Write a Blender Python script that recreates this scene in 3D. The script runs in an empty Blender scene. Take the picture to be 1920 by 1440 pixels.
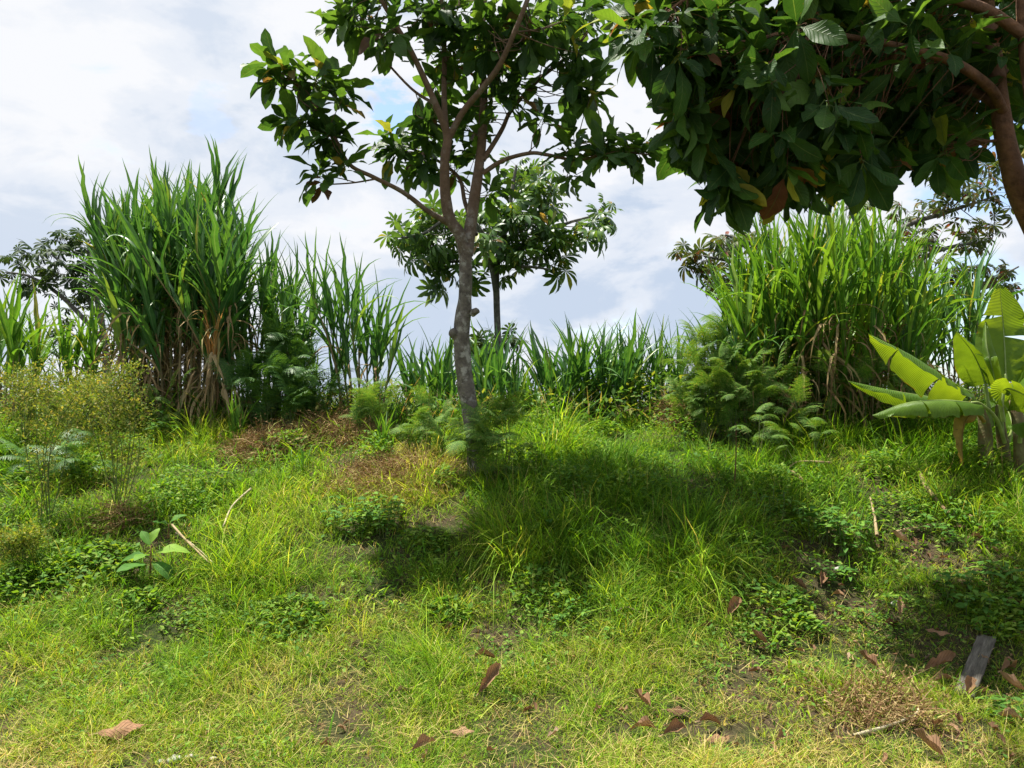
import bpy, math
import numpy as np
from mathutils import Matrix, Vector

R = math.radians
SC = bpy.context.scene
COL = SC.collection
rng = np.random.default_rng(11)

# ------------------------------------------------------------------ camera
F_PX, CAM_Z, PITCH = 1442.0, 1.6, R(2.0)          # focal length for a 1920 px wide frame
cam_d = bpy.data.cameras.new('camera')
cam_d.sensor_width = 36.0
cam_d.lens = 36.0 * F_PX / 1920.0
cam_d.clip_start = 0.05
cam_d.clip_end = 8000
cam = bpy.data.objects.new('camera', cam_d)
cam.location = (0, 0, CAM_Z)
cam.rotation_euler = (math.pi / 2 + PITCH, 0, 0)
COL.objects.link(cam)
SC.camera = cam

# ------------------------------------------------------------------ sun, sky, exposure
SUN = np.array([-0.30, 0.20, 0.95]); SUN /= np.linalg.norm(SUN)
SUN_EL = math.asin(SUN[2]); SUN_ROT = math.atan2(SUN[0], SUN[1])
sun_d = bpy.data.lights.new('sun', 'SUN')
sun_d.energy = 3.3
sun_d.angle = R(0.9)
sun_d.color = (1.0, 0.95, 0.86)
sun = bpy.data.objects.new('sun', sun_d)
sun.rotation_euler = Vector(-SUN).to_track_quat('-Z', 'Y').to_euler()
sun.location = (-8, 5, 30)
COL.objects.link(sun)

SC.view_settings.view_transform = 'Standard'
SC.view_settings.look = 'None'
SC.view_settings.exposure = 1.72
SC.view_settings.gamma = 1.0
SC.view_settings.use_curve_mapping = False
SC.cycles.use_denoising = True
SC.cycles.denoiser = 'OPENIMAGEDENOISE'
SC.cycles.denoising_prefilter = 'NONE'
SC.cycles.max_bounces = 6
SC.cycles.diffuse_bounces = 3
SC.cycles.glossy_bounces = 1
SC.cycles.transmission_bounces = 5
SC.cycles.transparent_max_bounces = 4
SC.cycles.caustics_reflective = False
SC.cycles.caustics_refractive = False
SC.cycles.sample_clamp_indirect = 4.0


def pix_dir(x, y):
    d = np.array([(x - 960.0) / F_PX, 1.0, (720.0 - y) / F_PX])
    c, s = math.cos(PITCH), math.sin(PITCH)
    d = np.array([d[0], d[1] * c - d[2] * s, d[1] * s + d[2] * c])
    return d / np.linalg.norm(d)


def at(x, y, Y):
    """World point seen at photo pixel (x, y) at distance Y in front of the camera."""
    d = pix_dir(x, y)
    return np.array([0, 0, CAM_Z]) + d * (Y / d[1])


def build_world():
    w = bpy.data.worlds.new('World')
    SC.world = w
    w.use_nodes = True
    nt = w.node_tree
    nt.nodes.clear()
    N = nt.nodes.new
    L = nt.links.new

    def math_(op, a, b=None, c=None, clamp=False):
        n = N('ShaderNodeMath'); n.operation = op; n.use_clamp = clamp
        for i, v in enumerate((a, b, c)):
            if v is None: continue
            if isinstance(v, (int, float)): n.inputs[i].default_value = v
            else: L(v, n.inputs[i])
        return n.outputs[0]

    def mix(f, a, b):
        n = N('ShaderNodeMix'); n.data_type = 'RGBA'
        for i, v in ((0, f), (6, a), (7, b)):
            if isinstance(v, (int, float)): n.inputs[i].default_value = v
            elif isinstance(v, tuple): n.inputs[i].default_value = (*v, 1)
            else: L(v, n.inputs[i])
        return n.outputs[2]

    tc = N('ShaderNodeTexCoord')
    sep = N('ShaderNodeSeparateXYZ'); L(tc.outputs['Generated'], sep.inputs[0])
    zc = math_('MAXIMUM', sep.outputs[2], 0.015)
    comb = N('ShaderNodeCombineXYZ')
    L(sep.outputs[0], comb.inputs[0]); L(sep.outputs[1], comb.inputs[1]); L(zc, comb.inputs[2])
    nrm = N('ShaderNodeVectorMath'); nrm.operation = 'NORMALIZE'; L(comb.outputs[0], nrm.inputs[0])
    D = nrm.outputs[0]
    sky = N('ShaderNodeTexSky'); sky.sky_type = 'NISHITA'; sky.sun_disc = False
    sky.sun_elevation = SUN_EL; sky.sun_rotation = SUN_ROT
    sky.air_density = 1.0; sky.dust_density = 1.2; sky.ozone_density = 1.6
    L(D, sky.inputs['Vector'])
    # vectors flattened so that clouds widen towards the horizon
    mp = N('ShaderNodeMapping'); mp.inputs['Scale'].default_value = (1, 1, 1.9); mp.inputs['Location'].default_value = (3.1, 1.7, 0.4)
    L(D, mp.inputs[0])
    n1 = N('ShaderNodeTexNoise'); n1.inputs['Scale'].default_value = 3.1; n1.inputs['Detail'].default_value = 10; n1.inputs['Roughness'].default_value = 0.56
    n1.inputs['Distortion'].default_value = 0.15
    L(mp.outputs[0], n1.inputs['Vector'])
    mp2 = N('ShaderNodeMapping'); mp2.inputs['Scale'].default_value = (1, 1, 2.3); mp2.inputs['Location'].default_value = (7.7, 2.2, 5.1)
    L(D, mp2.inputs[0])
    n2 = N('ShaderNodeTexNoise'); n2.inputs['Scale'].default_value = 6.4; n2.inputs['Detail'].default_value = 10; n2.inputs['Roughness'].default_value = 0.56
    n2.inputs['Distortion'].default_value = 0.3
    L(mp2.outputs[0], n2.inputs['Vector'])

    n3 = N('ShaderNodeTexNoise'); n3.inputs['Scale'].default_value = 22; n3.inputs['Detail'].default_value = 8; n3.inputs['Roughness'].default_value = 0.6
    L(mp2.outputs[0], n3.inputs['Vector'])

    # wind-torn direction for the breaks in the cloud
    w1 = N('ShaderNodeVectorMath'); w1.operation = 'SUBTRACT'; L(n3.outputs['Color'], w1.inputs[0]); w1.inputs[1].default_value = (0.5, 0.5, 0.5)
    w2 = N('ShaderNodeVectorMath'); w2.operation = 'SCALE'; L(w1.outputs[0], w2.inputs[0]); w2.inputs['Scale'].default_value = 0.075
    w3 = N('ShaderNodeVectorMath'); w3.operation = 'ADD'; L(D, w3.inputs[0]); L(w2.outputs[0], w3.inputs[1])
    w4 = N('ShaderNodeVectorMath'); w4.operation = 'NORMALIZE'; L(w3.outputs[0], w4.inputs[0])

    def dotdir(v, src=None):
        n = N('ShaderNodeVectorMath'); n.operation = 'DOT_PRODUCT'
        L(D if src is None else src, n.inputs[0]); n.inputs[1].default_value = tuple(v)
        return n.outputs['Value']

    # cloud brightness: billows of white and blue-grey undersides
    rp = N('ShaderNodeValToRGB')
    rp.color_ramp.interpolation = 'EASE'
    rp.color_ramp.elements[0].position = 0.43; rp.color_ramp.elements[0].color = (0.178, 0.209, 0.258, 1)
    rp.color_ramp.elements[1].position = 0.57; rp.color_ramp.elements[1].color = (0.288, 0.292, 0.304, 1)
    e = rp.color_ramp.elements.new(0.50); e.color = (0.240, 0.257, 0.287, 1)
    L(math_('MULTIPLY_ADD', n1.outputs['Fac'], 0.55, math_('MULTIPLY', n2.outputs['Fac'], 0.45)), rp.inputs[0])
    # thin cloud glows around the sun
    g = math_('POWER', math_('MAXIMUM', dotdir(SUN), 0.0), 3.0)
    glow_dir = pix_dir(150, -60)
    g2 = math_('POWER', math_('MAXIMUM', dotdir(glow_dir), 0.0), 9.0)
    gl = math_('MULTIPLY_ADD', g, 0.05, math_('MULTIPLY', g2, 0.30))
    cloud = mix(gl, rp.outputs[0], (0.295, 0.298, 0.304))
    # breaks in the cloud where blue shows
    br = N('ShaderNodeMapRange'); br.inputs[1].default_value = 0.60; br.inputs[2].default_value = 0.72
    L(n2.outputs['Fac'], br.inputs[0])
    holes = math_('MULTIPLY', br.outputs[0], 0.35)
    for (px, py, k, amp) in ((735, 200, 2600, 1.0), (395, 214, 3000, 0.28), (1880, 290, 260, 0.9), (1840, 610, 300, 0.8)):
        d = math_('SUBTRACT', dotdir(pix_dir(px, py), w4.outputs[0]), 1.0)
        gs = math_('EXPONENT', math_('MULTIPLY', d, k))
        # ragged edges: the cloud noise decides where the break really opens
        e_ = N('ShaderNodeMapRange'); e_.interpolation_type = 'SMOOTHSTEP'; e_.inputs[1].default_value = 0.22; e_.inputs[2].default_value = 0.66
        L(math_('ADD', gs, math_('MULTIPLY_ADD', n2.outputs['Fac'], 1.6, -0.8)), e_.inputs[0])
        holes = math_('ADD', holes, math_('MULTIPLY', e_.outputs[0], amp))
    holes = math_('MINIMUM', holes, 1.0)
    blue = N('ShaderNodeVectorMath'); blue.operation = 'SCALE'; L(sky.outputs[0], blue.inputs[0]); blue.inputs['Scale'].default_value = 0.075
    col = mix(holes, cloud, blue.outputs[0])
    bg = N('ShaderNodeBackground'); bg.inputs['Strength'].default_value = 1.0
    L(col, bg.inputs[0])
    out = N('ShaderNodeOutputWorld'); L(bg.outputs[0], out.inputs[0])


build_world()

# ------------------------------------------------------------------ noise and terrain


def _hash(ix, iy, seed):
    h = (ix.astype(np.int64) * 374761393 + iy.astype(np.int64) * 668265263 + seed * 974711) & 0x7fffffff
    h = ((h ^ (h >> 13)) * 1274126177) & 0x7fffffff
    return ((h ^ (h >> 16)) & 0xffff) / 65535.0


def vnoise(x, y, seed=0):
    x = np.asarray(x, float); y = np.asarray(y, float)
    ix, iy = np.floor(x), np.floor(y)
    fx, fy = x - ix, y - iy
    fx = fx * fx * (3 - 2 * fx); fy = fy * fy * (3 - 2 * fy)
    a = _hash(ix, iy, seed); b = _hash(ix + 1, iy, seed); c = _hash(ix, iy + 1, seed); d = _hash(ix + 1, iy + 1, seed)
    return (a * (1 - fx) + b * fx) * (1 - fy) + (c * (1 - fx) + d * fx) * fy


def fbm(x, y, seed=0, octv=4):
    s = 0; a = 0.5; t = 0
    for o in range(octv):
        s = s + a * vnoise(x * 2 ** o, y * 2 ** o, seed + o * 17); t += a; a *= 0.5
    return s / t


_py = np.array([-50, 0, 2.6, 3.4, 4.0, 4.5, 5.0, 5.5, 6.0, 6.5, 7.0, 7.6, 8.4, 9.2, 10, 11, 13, 18, 30, 60, 200, 5000])
_pz = np.array([-1, -0.03, -0.01, 0.0, 0.10, 0.25, 0.45, 0.67, 0.87, 1.04, 1.19, 1.33, 1.44, 1.5, 1.5, 1.4, 0.9, -0.8, -4.5, -9, -12, -12])
_dy = np.arange(-2, 40, 0.05)
_dz = np.interp(_dy, _py, _pz)
_k = np.exp(-0.5 * (np.arange(-20, 21) * 0.05 / 0.28) ** 2); _k /= _k.sum()
_dzs = np.convolve(np.pad(_dz, 20, mode='edge'), _k, mode='valid')


def gz(x, y):
    x = np.asarray(x, float); y = np.asarray(y, float)
    yy = y + 0.5 * (fbm(x * 0.35 + 5, y * 0.12, 3, 2) - 0.5) * np.clip((y - 3) / 2, 0, 1)
    z = np.where(y < 38, np.interp(yy, _dy, _dzs), np.interp(y, _py, _pz))
    near = np.clip((14 - y) / 4, 0, 1) * np.clip((12 - np.abs(x)) / 3, 0, 1)
    z = z + near * 0.13 * np.exp(-((x - 0.75) ** 2 / 1.1 + (y - 5.6) ** 2 / 0.5))
    z = z - near * 0.14 * np.exp(-((x - 2.4) ** 2 / 0.9 + (y - 4.9) ** 2 / 0.5))
    z = z + near * 0.20 * np.exp(-((x - 3.6) ** 2 / 3 + (y - 8.4) ** 2 / 2))
    z = z + near * 0.07 * (fbm(x * 1.3, y * 1.3, 21, 3) - 0.5) * np.clip((y - 3) / 1.5, 0.2, 1)
    return z


def ground_at(px, py):
    """Where the line of sight through a photo pixel meets the bank."""
    d = pix_dir(px, py)
    t = np.arange(2.0, 16, 0.01)
    P = np.array([0, 0, CAM_Z]) + d[None] * t[:, None]
    below = P[:, 2] <= gz(P[:, 0], P[:, 1])
    i = int(np.argmax(below)) if below.any() else len(t) - 1
    p = P[i].copy(); p[2] = float(gz(p[0], p[1]))
    return p


def on_ground(px, Y):
    p = at(px, 770, Y); p[2] = float(gz(p[0], p[1])); return p

# ------------------------------------------------------------------ mesh helpers


def mk_mesh(name, V, F, UV=None, mat=None, colr=None, smooth=True):
    V = np.asarray(V, np.float32); F = np.asarray(F, np.int32)
    me = bpy.data.meshes.new(name)
    me.vertices.add(len(V)); me.vertices.foreach_set('co', V.ravel())
    n = F.shape[1]
    me.loops.add(F.size); me.loops.foreach_set('vertex_index', F.ravel())
    me.polygons.add(len(F)); me.polygons.foreach_set('loop_start', np.arange(0, F.size, n, dtype=np.int32))
    if smooth: me.polygons.foreach_set('use_smooth', np.ones(len(F), dtype=bool))
    if UV is not None:
        uv = me.uv_layers.new(name='UVMap')
        uv.data.foreach_set('uv', np.asarray(UV, np.float32)[F.ravel()].ravel())
    if colr is not None:
        ca = me.color_attributes.new('Col', 'FLOAT_COLOR', 'POINT')
        c4 = np.ones((len(V), 4), np.float32); c4[:, :3] = colr
        ca.data.foreach_set('color', c4.ravel())
    me.update(calc_edges=True)
    if mat is not None: me.materials.append(mat)
    return me


class Tmpl:
    """A small mesh shared by many alike pieces."""
    def __init__(self, name, V, F, UV, mat):
        self.V = np.asarray(V, np.float32); self.F = np.asarray(F, np.int32); self.UV = np.asarray(UV, np.float32)
        self.name = name; self.mat = mat
        self.mesh = mk_mesh(name, V, F, UV, mat)

    def other(self, mat):
        return Tmpl(self.name, self.V, self.F, self.UV, mat)


def join(parts):
    """[(V,F,UV)] -> one V,F,UV."""
    Vs, Fs, Us, o = [], [], [], 0
    for V, F, U in parts:
        Vs.append(np.asarray(V)); Fs.append(np.asarray(F) + o); Us.append(np.asarray(U)); o += len(V)
    return np.concatenate(Vs), np.concatenate(Fs), np.concatenate(Us)


def grid_faces(nr, nc, off=0):
    i, j = np.meshgrid(np.arange(nr - 1), np.arange(nc - 1), indexing='ij')
    a = (i * nc + j).ravel() + off
    return np.concatenate([np.stack([a, a + 1, a + nc + 1], 1), np.stack([a, a + nc + 1, a + nc], 1)])


def norm(v):
    return v / (np.linalg.norm(v) + 1e-9)


def smooth_path(P, r, n_per=5):
    P = np.asarray(P, float); r = np.asarray(r, float)
    if len(P) < 3: n_per = max(n_per, 3)
    out, rr = [], []
    Q = np.vstack([2 * P[0] - P[1], P, 2 * P[-1] - P[-2]])
    for i in range(len(P) - 1):
        p0, p1, p2, p3 = Q[i:i + 4]
        for k in range(n_per):
            t = k / n_per
            out.append(0.5 * ((2 * p1) + (-p0 + p2) * t + (2 * p0 - 5 * p1 + 4 * p2 - p3) * t * t + (-p0 + 3 * p1 - 3 * p2 + p3) * t ** 3))
            rr.append(r[i] * (1 - t) + r[i + 1] * t)
    out.append(P[-1]); rr.append(r[-1])
    return np.array(out), np.array(rr)


def tube(P, r, sides=8, n_per=5, rough=0.0, seed=0, cap=True):
    C, rad = smooth_path(P, r, n_per)
    T = np.gradient(C, axis=0); T /= np.linalg.norm(T, axis=1)[:, None] + 1e-9
    ref = np.array([1.0, 0, 0]) if abs(T[0][0]) < 0.8 else np.array([0, 1.0, 0])
    u = norm(np.cross(T[0], ref)); V = []
    lg = np.concatenate([[0], np.cumsum(np.linalg.norm(np.diff(C, axis=0), axis=1))])
    ang = np.linspace(0, 2 * np.pi, sides, endpoint=False)
    UV = []
    for i in range(len(C)):
        u = norm(u - T[i] * np.dot(u, T[i])); w = np.cross(T[i], u)
        rr = rad[i] * (1 + rough * (vnoise(ang * 1.3 + seed, np.full(sides, lg[i] * 9 + seed), seed) - 0.5) * 2)
        V.append(C[i] + (np.cos(ang)[:, None] * u + np.sin(ang)[:, None] * w) * rr[:, None])
        UV.append(np.stack([ang / (2 * np.pi), np.full(sides, lg[i])], 1))
    V = np.concatenate(V); UV = np.concatenate(UV)
    F = []
    for i in range(len(C) - 1):
        for j in range(sides):
            a, b = i * sides + j, i * sides + (j + 1) % sides
            F += [(a, b, b + sides), (a, b + sides, a + sides)]
    if cap:
        m = len(V); V = np.vstack([V, C[-1] + T[-1] * rad[-1] * 0.4]); UV = np.vstack([UV, [0.5, lg[-1]]])
        o = (len(C) - 1) * sides
        F += [(o + j, o + (j + 1) % sides, m) for j in range(sides)]
    return V, np.array(F), UV


def frame(d, n, p, s=1.0, sy=None, sz=None):
    """4x4 with local +X along d, local +Z towards n."""
    d = norm(d); y = norm(np.cross(n, d)); n = np.cross(d, y)
    M = np.eye(4)
    M[:3, 0] = d * s; M[:3, 1] = y * (s if sy is None else sy); M[:3, 2] = n * (s if sz is None else sz); M[:3, 3] = p
    return M


def rotz(a):
    c, s = math.cos(a), math.sin(a)
    return np.array([[c, -s, 0], [s, c, 0], [0, 0, 1.0]])


def thing(name, label, cat, loc, group=None, mesh=None):
    o = bpy.data.objects.new(name, mesh)
    COL.objects.link(o)
    o.location = tuple(float(v) for v in loc)
    o['label'] = label; o['category'] = cat
    if group: o['group'] = group
    return o


def part(name, mesh, parent, M=None, kind=None, root=None):
    """M is in world space (translation-only parents); a mesh in world coordinates is given M=None."""
    o = bpy.data.objects.new(name, mesh)
    COL.objects.link(o)
    o.parent = parent
    m = Matrix(M.tolist()) if M is not None else Matrix.Identity(4)
    if root is None: root = parent
    off = root['_loc'] if '_loc' in root else root.location
    if parent is root or parent == root:
        m.translation = m.translation - Vector(off)
    o.matrix_basis = m
    if kind: o['kind'] = kind
    return o


def part_world(name, geo, parent, mat, kind=None):
    """A part whose geometry is given in world coordinates."""
    V, F, U = geo
    V = np.asarray(V) - np.array(parent.location)
    o = bpy.data.objects.new(name, mk_mesh(name, V, F, U, mat))
    COL.objects.link(o); o.parent = parent
    if kind: o['kind'] = kind
    return o


def structure(name, mesh):
    o = bpy.data.objects.new(name, mesh); COL.objects.link(o); o['kind'] = 'structure'; return o


def stuff(name, mesh, label, cat):
    o = bpy.data.objects.new(name, mesh); COL.objects.link(o); o['kind'] = 'stuff'; o['label'] = label; o['category'] = cat; return o


_cp, _sp = math.cos(PITCH), math.sin(PITCH)


def project(P):
    """World points -> (px, py, depth) in photo pixels."""
    q = np.asarray(P, float) - np.array([0, 0, CAM_Z])
    f = q[:, 1] * _cp + q[:, 2] * _sp; u = -q[:, 1] * _sp + q[:, 2] * _cp
    f = np.maximum(f, 1e-3)
    return 960 + F_PX * q[:, 0] / f, 720 - F_PX * u / f, f


def scatter(root, name, tmpls, items, limit=300, rest='foliage', bias=None):
    """items: (template index, 4x4). The largest in the picture become objects of their own, the rest one mesh."""
    if not items: return
    Ms = np.array([m for _, m in items]); ti = np.array([t for t, _ in items])
    px, py, dep = project(Ms[:, :3, 3] + 0.3 * Ms[:, :3, 0])
    size = np.linalg.norm(Ms[:, :3, 0], axis=1) / dep
    inside = (px > -30) & (px < 1950) & (py > -30) & (py < 1450)
    score = size * np.where(inside, 1, 0.01)
    if bias is not None: score = score * bias(px, py, dep)
    order = np.argsort(-score)
    loc = np.array(root.location)
    for k in order[:limit]:
        o = bpy.data.objects.new(name, tmpls[ti[k]].mesh)
        COL.objects.link(o); o.parent = root
        M = Ms[k].copy(); M[:3, 3] -= loc
        o.matrix_basis = Matrix(M.tolist())
    restk = order[limit:]
    if len(restk):
        parts = []
        for t in np.unique(ti[restk]):
            T = tmpls[t]; mm = Ms[restk[ti[restk] == t]]
            V = np.einsum('kij,nj->kni', mm[:, :3, :3], T.V) + mm[:, None, :3, 3] - loc
            n = len(T.V)
            F = (T.F[None] + (np.arange(len(mm)) * n)[:, None, None]).reshape(-1, 3)
            parts.append((V.reshape(-1, 3), F, np.tile(T.UV, (len(mm), 1))))
        V, F, U = join(parts)
        o = bpy.data.objects.new(rest, mk_mesh(rest, V, F, U, tmpls[0].mat))
        COL.objects.link(o); o.parent = root; o['kind'] = 'stuff'

# ------------------------------------------------------------------ materials


class MB:
    def __init__(self, name):
        self.m = bpy.data.materials.new(name); self.m.use_nodes = True
        self.nt = self.m.node_tree; self.nt.nodes.clear()
        self.N = self.nt.nodes.new; self.L = self.nt.links.new

    def set(self, n, i, v):
        if v is None: return
        if isinstance(v, (int, float)): n.inputs[i].default_value = v
        elif isinstance(v, tuple): n.inputs[i].default_value = (*v, 1) if len(v) == 3 else v
        else: self.L(v, n.inputs[i])

    def math(self, op, a, b=None, c=None, clamp=False):
        n = self.N('ShaderNodeMath'); n.operation = op; n.use_clamp = clamp
        for i, v in enumerate((a, b, c)): self.set(n, i, v)
        return n.outputs[0]

    def mix(self, f, a, b, blend='MIX'):
        n = self.N('ShaderNodeMix'); n.data_type = 'RGBA'; n.blend_type = blend
        self.set(n, 0, f); self.set(n, 6, a); self.set(n, 7, b)
        return n.outputs[2]

    def noise(self, scale, detail=4, rough=0.55, vec=None, dist=0.0):
        n = self.N('ShaderNodeTexNoise'); n.inputs['Scale'].default_value = scale
        n.inputs['Detail'].default_value = detail; n.inputs['Roughness'].default_value = rough; n.inputs['Distortion'].default_value = dist
        if vec is not None: self.L(vec, n.inputs['Vector'])
        return n.outputs['Fac']

    def ramp(self, f, stops, interp='LINEAR'):
        n = self.N('ShaderNodeValToRGB'); cr = n.color_ramp; cr.interpolation = interp
        while len(cr.elements) > 1: cr.elements.remove(cr.elements[-1])
        cr.elements[0].position = stops[0][0]; cr.elements[0].color = (*stops[0][1], 1)
        for p, c in stops[1:]:
            e = cr.elements.new(p); e.color = (*c, 1)
        self.L(f, n.inputs[0])
        return n.outputs[0]

    def bump(self, h, strength=0.3, dist=0.01):
        n = self.N('ShaderNodeBump'); n.inputs['Strength'].default_value = strength; n.inputs['Distance'].default_value = dist
        self.L(h, n.inputs['Height']); return n.outputs[0]

    def rand(self):
        oi = self.N('ShaderNodeObjectInfo'); g = self.N('ShaderNodeNewGeometry')
        return self.math('FRACT', self.math('ADD', oi.outputs['Random'], g.outputs['Random Per Island']))

    def pos(self):
        return self.N('ShaderNodeNewGeometry').outputs['Position']

    def uv(self):
        s = self.N('ShaderNodeSeparateXYZ'); self.L(self.N('ShaderNodeTexCoord').outputs['UV'], s.inputs[0])
        return s.outputs[0], s.outputs[1]

    def finish(self, color, rough=0.5, normal=None, transl=0.0, tcol=None, spec=0.4):
        p = self.N('ShaderNodeBsdfPrincipled')
        self.set(p, 'Base Color', color); self.set(p, 'Roughness', rough); p.inputs['Specular IOR Level'].default_value = spec
        if normal is not None: self.L(normal, p.inputs['Normal'])
        out = self.N('ShaderNodeOutputMaterial'); s = p.outputs[0]
        if transl > 0:
            t = self.N('ShaderNodeBsdfTranslucent'); self.set(t, 'Color', tcol if tcol is not None else color)
            if normal is not None: self.L(normal, t.inputs['Normal'])
            mx = self.N('ShaderNodeMixShader'); mx.inputs[0].default_value = transl
            self.L(s, mx.inputs[1]); self.L(t.outputs[0], mx.inputs[2]); s = mx.outputs[0]
        self.L(s, out.inputs[0])
        return self.m


def leaf_material(name, stops, rough=0.42, transl=0.38, veins=0.0, rib=(0.2, 0.26, 0.06), rib_w=0.03, tboost=(1.5, 1.35, 0.5), spots=0.0, spec=0.4, vein_n=9.0, interp='LINEAR'):
    b = MB(name)
    r = b.rand()
    c = b.ramp(r, stops, interp)
    n = b.noise(14, 3, vec=b.pos())
    c = b.mix(1.0, c, b.ramp(n, [(0.3, (0.72, 0.74, 0.7)), (0.7, (1.22, 1.2, 1.2))]), 'MULTIPLY')
    if spots > 0:
        sp = b.noise(60, 2, vec=b.pos())
        f = b.math('MULTIPLY', b.ramp(sp, [(0.66, (0, 0, 0)), (0.72, (1, 1, 1))]), spots)
        c = b.mix(f, c, (0.12, 0.07, 0.03))
    nrm = None
    u, v = b.uv()
    du = b.math('ABSOLUTE', b.math('SUBTRACT', u, 0.5))
    if rib_w > 0:
        f = b.math('SUBTRACT', 1.0, b.math('DIVIDE', du, rib_w), clamp=True)
        c = b.mix(b.math('MULTIPLY', f, 0.75), c, rib)
    if veins > 0:
        ph = b.math('MULTIPLY_ADD', v, vein_n * 6.283, b.math('MULTIPLY', du, -vein_n * 3.0))
        s = b.math('SINE', ph)
        sv = b.math('POWER', b.math('MULTIPLY_ADD', s, 0.5, 0.5), 8.0)
        nrm = b.bump(b.math('MULTIPLY', sv, -1.0), veins, 0.004)
    t = b.mix(1.0, c, tboost, 'MULTIPLY')
    return b.finish(c, rough, nrm, transl, t, spec)


def bark_material(name, dark, light, patch, upper=None, z0=2.5, z1=3.5, scale=18):
    b = MB(name); p = b.pos()
    n = b.noise(scale, 6, 0.65, p)
    c = b.ramp(n, [(0.3, dark), (0.68, light)])
    f = b.ramp(b.noise(scale * 0.55, 5, 0.7, p), [(0.52, (0, 0, 0)), (0.62, (1, 1, 1))])
    if upper:
        s = b.N('ShaderNodeSeparateXYZ'); b.L(p, s.inputs[0])
        m = b.N('ShaderNodeMapRange'); m.inputs[1].default_value = z0; m.inputs[2].default_value = z1; b.L(s.outputs[2], m.inputs[0])
        f = b.math('MULTIPLY', f, b.math('MULTIPLY_ADD', m.outputs[0], -0.8, 1.0))
        cu = b.ramp(n, [(0.3, tuple(v * 0.6 for v in upper)), (0.7, upper)])
        c = b.mix(m.outputs[0], c, cu)
    c = b.mix(b.math('MULTIPLY', f, 0.8), c, patch)
    h = b.math('ADD', n, b.math('MULTIPLY', b.noise(scale * 4, 3, vec=p), 0.4))
    return b.finish(c, 0.85, b.bump(h, 0.7, 0.012), spec=0.2)


GREEN_A = [(0.0, (0.025, 0.069, 0.018)), (0.45, (0.046, 0.109, 0.025)), (0.85, (0.075, 0.155, 0.032)), (0.975, (0.098, 0.184, 0.034)), (0.984, (0.20, 0.23, 0.04)), (0.990, (0.20, 0.17, 0.04)), (0.994, (0.13, 0.065, 0.034)), (1.0, (0.11, 0.055, 0.034))]
M_main_leaf = leaf_material('crown_leaf', GREEN_A, 0.48, 0.54, 0.35, rib=(0.10, 0.16, 0.05), spots=0.5)
GREEN_B = [(0.0, (0.022, 0.062, 0.015)), (0.5, (0.040, 0.101, 0.022)), (0.88, (0.072, 0.154, 0.029)), (0.93, (0.110, 0.209, 0.033)), (0.952, (0.330, 0.352, 0.044)), (0.972, (0.374, 0.286, 0.055)), (0.980, (0.242, 0.099, 0.050)), (1.0, (0.187, 0.077, 0.044))]
M_right_leaf = leaf_material('shade_tree_leaf', GREEN_B, 0.52, 0.44, 0.45, rib=(0.13, 0.19, 0.06), spots=0.5, spec=0.22)
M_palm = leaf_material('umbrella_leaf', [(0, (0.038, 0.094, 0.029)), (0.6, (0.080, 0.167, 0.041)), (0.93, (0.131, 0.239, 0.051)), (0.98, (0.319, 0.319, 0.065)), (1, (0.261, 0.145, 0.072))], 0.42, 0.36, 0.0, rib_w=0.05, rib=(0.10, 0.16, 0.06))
M_palm_silhouette = leaf_material('silhouette_umbrella_leaf', [(0, (0.020, 0.045, 0.022)), (0.7, (0.038, 0.075, 0.028)), (1, (0.06, 0.10, 0.03))], 0.62, 0.26, 0.0, rib_w=0.05, rib=(0.08, 0.12, 0.06), spec=0.2)  # darker copy of the umbrella leaf: silhouette shade put into the colour
M_palm_red = leaf_material('bronze_umbrella_leaf', [(0, (0.04, 0.07, 0.026)), (0.6, (0.075, 0.12, 0.035)), (0.85, (0.12, 0.12, 0.045)), (0.95, (0.15, 0.09, 0.045)), (1, (0.24, 0.05, 0.04))], 0.55, 0.34, 0.0, rib_w=0.05, rib=(0.10, 0.12, 0.06), spec=0.25)
M_cane = leaf_material('cane_leaf', [(0, (0.034, 0.115, 0.034)), (0.5, (0.062, 0.175, 0.040)), (0.92, (0.105, 0.24, 0.045)), (0.985, (0.20, 0.29, 0.05)), (1, (0.38, 0.32, 0.09))], 0.38, 0.34, 0, rib_w=0.09, rib=(0.18, 0.30, 0.12))
M_cane_lit = leaf_material('lit_yellow_green_cane_leaf', [(0, (0.050, 0.15, 0.022)), (0.5, (0.10, 0.24, 0.028)), (0.9, (0.18, 0.32, 0.035)), (0.97, (0.30, 0.36, 0.05)), (1, (0.45, 0.38, 0.12))], 0.42, 0.38, 0, rib_w=0.09, rib=(0.20, 0.30, 0.08), spec=0.25)  # lit copy of the cane leaf: sunlit yellow-green put into the colour
M_cane_dry = leaf_material('dry_cane_leaf', [(0, (0.156, 0.102, 0.048)), (0.5, (0.288, 0.204, 0.102)), (0.85, (0.432, 0.324, 0.168)), (1, (0.192, 0.180, 0.060))], 0.8, 0.22, 0, rib_w=0.06, rib=(0.34, 0.26, 0.15), tboost=(1.2, 1.1, 0.8), spec=0.1)
M_cane_orange = leaf_material('orange_dead_leaf', [(0, (0.40, 0.17, 0.05)), (0.6, (0.50, 0.25, 0.08)), (1, (0.48, 0.33, 0.16))], 0.8, 0.3, 0, rib_w=0.06, rib=(0.5, 0.36, 0.2), tboost=(1.2, 1.1, 0.8), spec=0.1)
M_fern = leaf_material('fern_leaf', [(0, (0.045, 0.128, 0.033)), (0.6, (0.083, 0.195, 0.045)), (1, (0.150, 0.285, 0.053))], 0.5, 0.32, 0, rib_w=0)
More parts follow.
